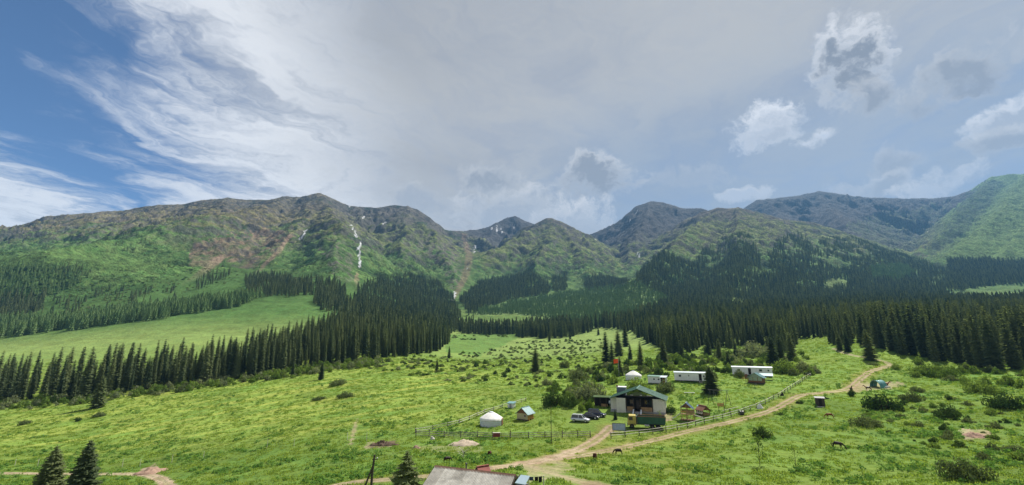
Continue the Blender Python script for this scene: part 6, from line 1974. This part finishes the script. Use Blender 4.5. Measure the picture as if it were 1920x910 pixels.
def tent():
    p = at(1641, 727)
    o = empty('tarp_tent', p, facing(p, -38), 'blue-green tarpaulin arch tent open towards the meadow beside the track', 'tent')
    n, m_ = 14, 6; b = MB(); vs = []
    rng = random.Random(2)
    for j in range(m_ + 1):
        for k in range(n + 1):
            a = math.pi * (k / n); y = 2.8 * j / m_
            vs.append((1.6 * math.cos(a) * (1 + .02 * math.sin(j * 2)), y, 2.3 * math.sin(a) ** .85 * (1 - .05 * math.sin(math.pi * j / m_)) + rng.uniform(-.04, .04) - .1))
    b.add(vs, [(j * (n + 1) + k, j * (n + 1) + k + 1, (j + 1) * (n + 1) + k + 1, (j + 1) * (n + 1) + k) for j in range(m_) for k in range(n)], 0, True)
    b.obj('tarpaulin', TARP, o, fix=False)
    for y in (0, 1.4, 2.8):
        b = MB(); b.tube([(1.57 * math.cos(math.pi * k / 12), y, 2.25 * math.sin(math.pi * k / 12) ** .85 - .15) for k in range(13)], .035, 5); b.obj('hoop', METALG, o)
tent()

# --- heaps of earth and stones
def mound(name, px0, px1, py, hpx, depth, mat, label, seed, lump=.12, cat='heap'):
    a, c = at(px0, py), at(px1, py)
    mid_ = (a + c) / 2; L = (c - a).length / 2; s = mpp(mid_, py); h = hpx * s
    rz = math.atan2(c.y - a.y, c.x - a.x)
    o = None; b = MB(); n, m_ = 40, 9; vs = []; fs = []
    cr, sr = math.cos(rz), math.sin(rz)
    for j in range(m_ + 1):
        f = j / m_
        for k in range(n):
            an = 2 * math.pi * k / n; x, y = L * (1 - f) * math.cos(an), depth * (1 - f) * math.sin(an)
            nz = float(perlin(np.array([x * .9 + seed]), np.array([y * .9 + seed * 3]))[0]) + .6 * float(perlin(np.array([x * 2.3 + seed]), np.array([y * 2.3]))[0])
            x *= 1 + .12 * math.sin(3 * an + seed); y *= 1 + .12 * math.cos(2 * an + seed)
            wx, wy = mid_.x + x * cr - y * sr, mid_.y + x * sr + y * cr
            z = G(wx, wy) - mid_.z + h * (1 - (1 - f) ** 1.6) * (1 + lump * 2 * nz) + lump * h * nz - .06 * (1 if j == 0 else 0)
            vs.append((wx - mid_.x, wy - mid_.y, z))
    for j in range(m_):
        for k in range(n): fs.append((j * n + k, j * n + (k + 1) % n, (j + 1) * n + (k + 1) % n, (j + 1) * n + k))
    b.add(vs, fs, 0, True)
    return single(name, b, mat, mid_, label, cat)
mound('gravel_heap', 840, 904, 834, 8, 1.9, GRAVEL, 'pale heap of gravel on the meadow below the rail fence', 3)
mound('earth_heap', 690, 747, 835, 6, .9, EARTHD, 'dark low ridge of dug earth on the meadow', 8, .3)
mound('earth_heap', 262, 302, 886, 7, 2.4, EARTHR, 'reddish heap of earth at the bend of the lower dirt road', 11, .2)
mound('earth_heap', 1806, 1848, 818, 5, 2.0, EARTHR, 'reddish bare bank on the hummocky pasture', 14, .3)
mound('earth_heap', 773, 790, 841, 4, .5, EARTHR, 'small tan patch of turned soil behind the lone near spruce', 17, .3)
p = at(811, 824)
rng = random.Random(9)
bm = bmesh.new(); bmesh.ops.create_icosphere(bm, subdivisions=3, radius=.48)
for v in bm.verts:
    v.co = v.co * (1 + .38 * float(perlin(np.array([v.co.x * 2.2 + 5]), np.array([v.co.y * 2.2 + v.co.z * 1.7]))[0])); v.co.z *= .85
me = bpy.data.meshes.new('boulder'); bm.to_mesh(me); bm.free(); me.materials.append(STONE)
for f in me.polygons: f.use_smooth = True
o = bpy.data.objects.new('boulder', me); COL.objects.link(o); o.location = p + Vector((0, 0, .12)); tag(o, 'single pale boulder in the grass in front of the rail fence corner', 'boulder')

# --- white stakes of the old wire fence
for i, (x, y0, y1) in enumerate([(27, 863, 875), (70, 863, 875), (229, 863, 876), (262, 863, 875), (322, 855, 868), (381, 849, 861), (500, 826, 842), (551, 825, 837), (651, 812, 826), (687, 813, 827)]):
    p = at(x, y1); s = mpp(p, y1); h = (y1 - y0) * s
    o = empty('fence_stake', p, 0, 'thin white stake, %s of the lower meadow line' % ['first from the picture edge', 'second from the edge', 'third from the edge', 'fourth from the edge', 'fifth, next to the reddish earth heap', 'sixth from the picture edge', 'seventh from the picture edge', 'eighth from the picture edge', 'ninth, dark-capped, beside the footpath', 'last one, past the footpath'][i], 'stake', 'white stakes on the lower meadow')
    b = MB(); b.tube([(0, 0, -.3), (rng.uniform(-.04, .04), 0, h)], [.05, .04], 6); b.obj('shaft', WOODP if x != 651 else WHITE, o)
    b = MB(); b.tube([(0, 0, h), (0, 0, h + .10)], .055, 6); b.obj('cap', WOODD if x == 651 else WOODP, o)

# ------------------------------------------------------------------ animals
def skin_mesh(name, verts, edges, rad, mat, sub=1):
    """one continuous body grown round a skeleton"""
    me = bpy.data.meshes.new(name); me.from_pydata(verts, edges, [])
    o = bpy.data.objects.new(name, me); COL.objects.link(o)
    sk = o.modifiers.new('skin', 'SKIN'); sk.use_smooth_shade = True
    for i, r in enumerate(rad):
        rr = r if isinstance(r, tuple) else (r, r)
        me.skin_vertices[0].data[i].radius = rr
    me.skin_vertices[0].data[0].use_root = True
    ss = o.modifiers.new('smooth', 'SUBSURF'); ss.levels = sub; ss.render_levels = sub
    bpy.context.view_layer.update()
    ev = o.evaluated_get(bpy.context.evaluated_depsgraph_get())
    m2 = bpy.data.meshes.new_from_object(ev)
    for f in m2.polygons: f.use_smooth = True
    bpy.data.objects.remove(o); bpy.data.meshes.remove(me)
    m2.name = name; m2.materials.clear(); m2.materials.append(mat)
    return m2
def horse_mesh(mat, graze=True):
    # x forward; withers about 1.45 m
    V = [(0, 0, 1.12), (-.45, 0, 1.16), (-.72, 0, 1.18), (.38, 0, 1.14), (.68, 0, 1.12)]
    E = [(0, 1), (1, 2), (0, 3), (3, 4)]; Rr = [.30, .30, .27, .31, .25]
    if graze: chain = [((.92, 0, 1.0), .17), ((1.18, 0, .72), .125), ((1.36, 0, .46), .105), ((1.42, 0, .34), .115), ((1.50, 0, .16), .085), ((1.53, 0, .06), .06)]
    else: chain = [((.88, 0, 1.36), .18), ((1.08, 0, 1.62), .13), ((1.18, 0, 1.80), .115), ((1.32, 0, 1.74), .115), ((1.54, 0, 1.58), .08), ((1.62, 0, 1.52), .06)]
    k = 4
    for c, r in chain:
        V.append(c); Rr.append(r); E.append((k, len(V) - 1)); k = len(V) - 1
    head = k - 2
    for s in (-1, 1):   # ears
        hx, hy, hz = V[head - 1]
        V.append((hx - (.02 if graze else .04), s * .07, hz + (.06 if graze else .12))); Rr.append(.03); E.append((head - 1, len(V) - 1))
    for s in (-1, 1):
        st = .10 * s
        # hind leg: knee forward, hock back
        leg = [((-.66, s * .16, .98), .19), ((-.58, s * .17, .76), .12), ((-.80 - st, s * .16, .50), .07), ((-.74 - st, s * .16, .28), .05), ((-.74 - st, s * .16, .10), .05), ((-.69 - st, s * .16, .02), .06)]
        k = 2
        for c, r in leg: V.append(c); Rr.append(r); E.append((k, len(V) - 1)); k = len(V) - 1
        leg = [((.56, s * .16, .92), .16), ((.58 + st, s * .16, .68), .085), ((.60 + st, s * .16, .44), .062), ((.60 + st, s * .16, .26), .045), ((.61 + st, s * .16, .10), .05), ((.65 + st, s * .16, .02), .06)]
        k = 3
        for c, r in leg: V.append(c); Rr.append(r); E.append((k, len(V) - 1)); k = len(V) - 1
    return skin_mesh('body', V, E, Rr, mat)
def cow_mesh(mat, graze=True):
    V = [(0, 0, .90), (-.45, 0, .93), (-.72, 0, .95), (.38, 0, .92), (.62, 0, .93)]
    E = [(0, 1), (1, 2), (0, 3), (3, 4)]; Rr = [.33, .32, .25, .31, .22]
    chain = [((.85, 0, .86), .15), ((1.05, 0, .62), .12), ((1.16, 0, .40), .12), ((1.24, 0, .22), .09), ((1.27, 0, .12), .07)] if graze else [((.85, 0, 1.06), .15), ((1.02, 0, 1.18), .13), ((1.22, 0, 1.10), .11), ((1.38, 0, .98), .08)]
    k = 4
    for c, r in chain: V.append(c); Rr.append(r); E.append((k, len(V) - 1)); k = len(V) - 1
    j = 6 if graze else 6
    for s in (-1, 1):
        V.append((V[j][0], s * .17, V[j][2] + .04)); Rr.append(.035); E.append((j, len(V) - 1))
    for s in (-1, 1):
        st = .07 * s
        leg = [((-.62, s * .17, .72), .16), ((-.56, s * .17, .58), .10), ((-.72 - st, s * .16, .38), .06), ((-.68 - st, s * .16, .2), .045), ((-.66 - st, s * .16, .02), .055)]
        k = 2
        for c, r in leg: V.append(c); Rr.append(r); E.append((k, len(V) - 1)); k = len(V) - 1
        leg = [((.5, s * .17, .70), .13), ((.52 + st, s * .16, .5), .075), ((.54 + st, s * .16, .34), .055), ((.54 + st, s * .16, .18), .045), ((.56 + st, s * .16, .02), .055)]
        k = 3
        for c, r in leg: V.append(c); Rr.append(r); E.append((k, len(V) - 1)); k = len(V) - 1
    return skin_mesh('body', V, E, Rr, mat)
TAIL = MB(); TAIL.tube([(-.78, 0, 1.30), (-.94, 0, 1.20), (-1.0, 0, .95), (-1.0, 0, .72), (-.98, 0, .46)], [.05, .06, .07, .08, .02], 6)
MANE = MB(); MANE.prism([(.55, 1.40), (.98, 1.20), (1.28, .80), (1.36, .58), (1.24, .62), (.95, 1.02), (.6, 1.30)], 'y', -.045, .045)
def animal(name, px, py, mesh, deg, label, cat, size=1.0, tailm=None, grp=None, extra=None):
    p = at(px, py)
    o = empty(name, p + Vector((0, 0, .01)), facing(p, deg), label, cat, grp, size)
    c = bpy.data.objects.new('body', mesh); COL.objects.link(c); c.parent = o
    if tailm:
        TAILS = TAIL.obj('tail', tailm, o)
    if extra: extra(o)
    return o
H_BAY, H_CH = horse_mesh(DBRO), horse_mesh(CHEST)
H_UP = horse_mesh(BAYM, False)
C_D, C_B = cow_mesh(DBRO), cow_mesh(BAYM)
animal('horse', 1571, 842, H_BAY, -4, 'dark brown horse grazing with head down on the open pasture', 'horse', .82, DBRO, None, lambda o: MANE.obj('mane', CLOTHD, o))
animal('horse', 1557, 785, H_CH, 176, 'chestnut horse grazing among tufts below the outhouse', 'horse', .80, DBRO)
animal('horse', 1597, 735, H_UP, 80, 'dark bay horse seen end-on beside the vase-shaped bush', 'horse', .85, DBRO)
def saddle(o):
    b = MB(); b.lathe([(.36, 1.22), (.34, 1.42), (.2, 1.52), (0, 1.54)], 10); b.obj('pack', PIEB, o)
animal('horse', 1629, 733, H_UP, 172, 'bay horse carrying a white pack in front of the tent', 'horse', .82, DBRO, None, saddle)
animal('horse', 1661, 726, horse_mesh(CHEST, False), 10, 'chestnut horse standing at the far end of the tent', 'horse', .9, DBRO)
animal('calf', 1666, 730, cow_mesh(PIEB), 185, 'pale white calf with its head down beside the chestnut horse', 'calf', .72)
animal('cow', 1160, 853, C_D, 175, 'dark brown cow walking beside the track below the gate', 'cow', .82)
animal('cow', 1116, 863, C_B, 78, 'brown cow seen end-on in the grass below the road fork', 'cow', .85)
animal('cow', 838, 867, C_D, 20, 'almost black cow grazing in front of the near slate roof', 'cow', .68)
animal('cow', 918, 857, C_B, 72, 'brown calf-sized cow end-on on the meadow between gravel heap and road', 'cow', .75)

# ------------------------------------------------------------------ nearest trees
def near_spruce(px, py_base, py_top, seed, R0, lv, nb, label, columnar, z0=.02, x_off=0.0):
    p = at(px, min(py_base, 912))
    # the foot lies below the picture: walk nearer along the same bearing
    a, e = pix_ae(px, py_base)
    p = at(px, py_base)
    e2 = float(pix_ae(px, py_top)[1]); h = e2 * p.y - p.z
    o = empty('spruce_tree', p - Vector((0, 0, .15)), seed, label, 'spruce', None, h)
    trunk_mesh(seed, .92, .016).obj('trunk', BARK, o)
    c = crown_spruce(seed, lv, nb, R0, z0, 3, columnar, 0, None, 6).mesh('crown', NEEDLE)
    co = bpy.data.objects.new('crown', c); COL.objects.link(co); co.parent = o
    return o
near_spruce(88, 925, 832, 21, .36, 38, 13, 'bushy shorter spruce of the twin pair by the dirt road', .62)
near_spruce(150, 926, 821, 22, .32, 42, 13, 'darker taller spruce of the twin pair by the dirt road', .66)
near_spruce(757, 980, 838, 23, .56, 34, 12, 'young spruce with open spreading boughs beside the near slate roof', .05)

def sapling(px, py, top, label, seed, n=160):
    p = at(px, py); h = float(pix_ae(px, top)[1]) * p.y - p.z
    o = empty('sapling', p - Vector((0, 0, .1)), seed, label, 'tree', None, h)
    b = MB(); b.tube([(0, 0, 0), (.01, 0, .5), (.03, .01, .95)], [.012, .008, .003], 6)
    rng = random.Random(seed); lobes = []
    for k in range(9):
        z = .22 + .08 * k; a = rng.uniform(0, 6.28); r = .17 * (1.1 - .08 * k)
        q = (r * math.cos(a), r * math.sin(a), z + .12)
        b.tube([(0, 0, z), q], [.005, .002], 4); lobes.append((*q, .10, .10, .09))
    b.obj('trunk', BARK, o)
    leaf_ball(seed, n, lobes, .035, fill=.6).obj('crown', LEAF_FRESH, o, fix=False)
sapling(1425, 873, 818, 'thin light green sapling in front of the single dark shrub', 31, 240)
sapling(1493, 878, 835, 'fainter sapling farther along on the open pasture', 32, 90)
sapling(1237, 795, 770, 'small reddish-green sapling in front of the porch corner', 33, 120)
sapling(1211, 803, 786, 'little poplar sapling standing before the truck', 34, 140)
p = at(868, 863)
rng = random.Random(77)
o = empty('bare_tree', p, 0, 'small bare grey tree with spreading twigs on the lower meadow', 'tree')
b = MB(); b.tube([(0, 0, -.2), (.03, 0, .8), (-.02, .02, 1.3)], [.06, .05, .03], 6); b.obj('trunk', WOODG, o)
b = MB()
for k in range(16):
    a = rng.uniform(0, 6.28); z = rng.uniform(.5, 1.3); L = rng.uniform(.5, 1.1); q = Vector((L * math.cos(a), L * math.sin(a), z + rng.uniform(.15, .7)))
    b.tube([(0, 0, z), q * .6 + Vector((0, 0, z * .4)), q], [.025, .018, .006], 4)
    for j in range(3):
        a2 = a + rng.uniform(-.9, .9); q2 = q * .7 + Vector((0, 0, z * .3)) + Vector((.4 * math.cos(a2), .4 * math.sin(a2), rng.uniform(.05, .3)))
        b.tube([q * .7 + Vector((0, 0, z * .3)), q2], [.012, .004], 3)
b.obj('branches', WOODP, o)
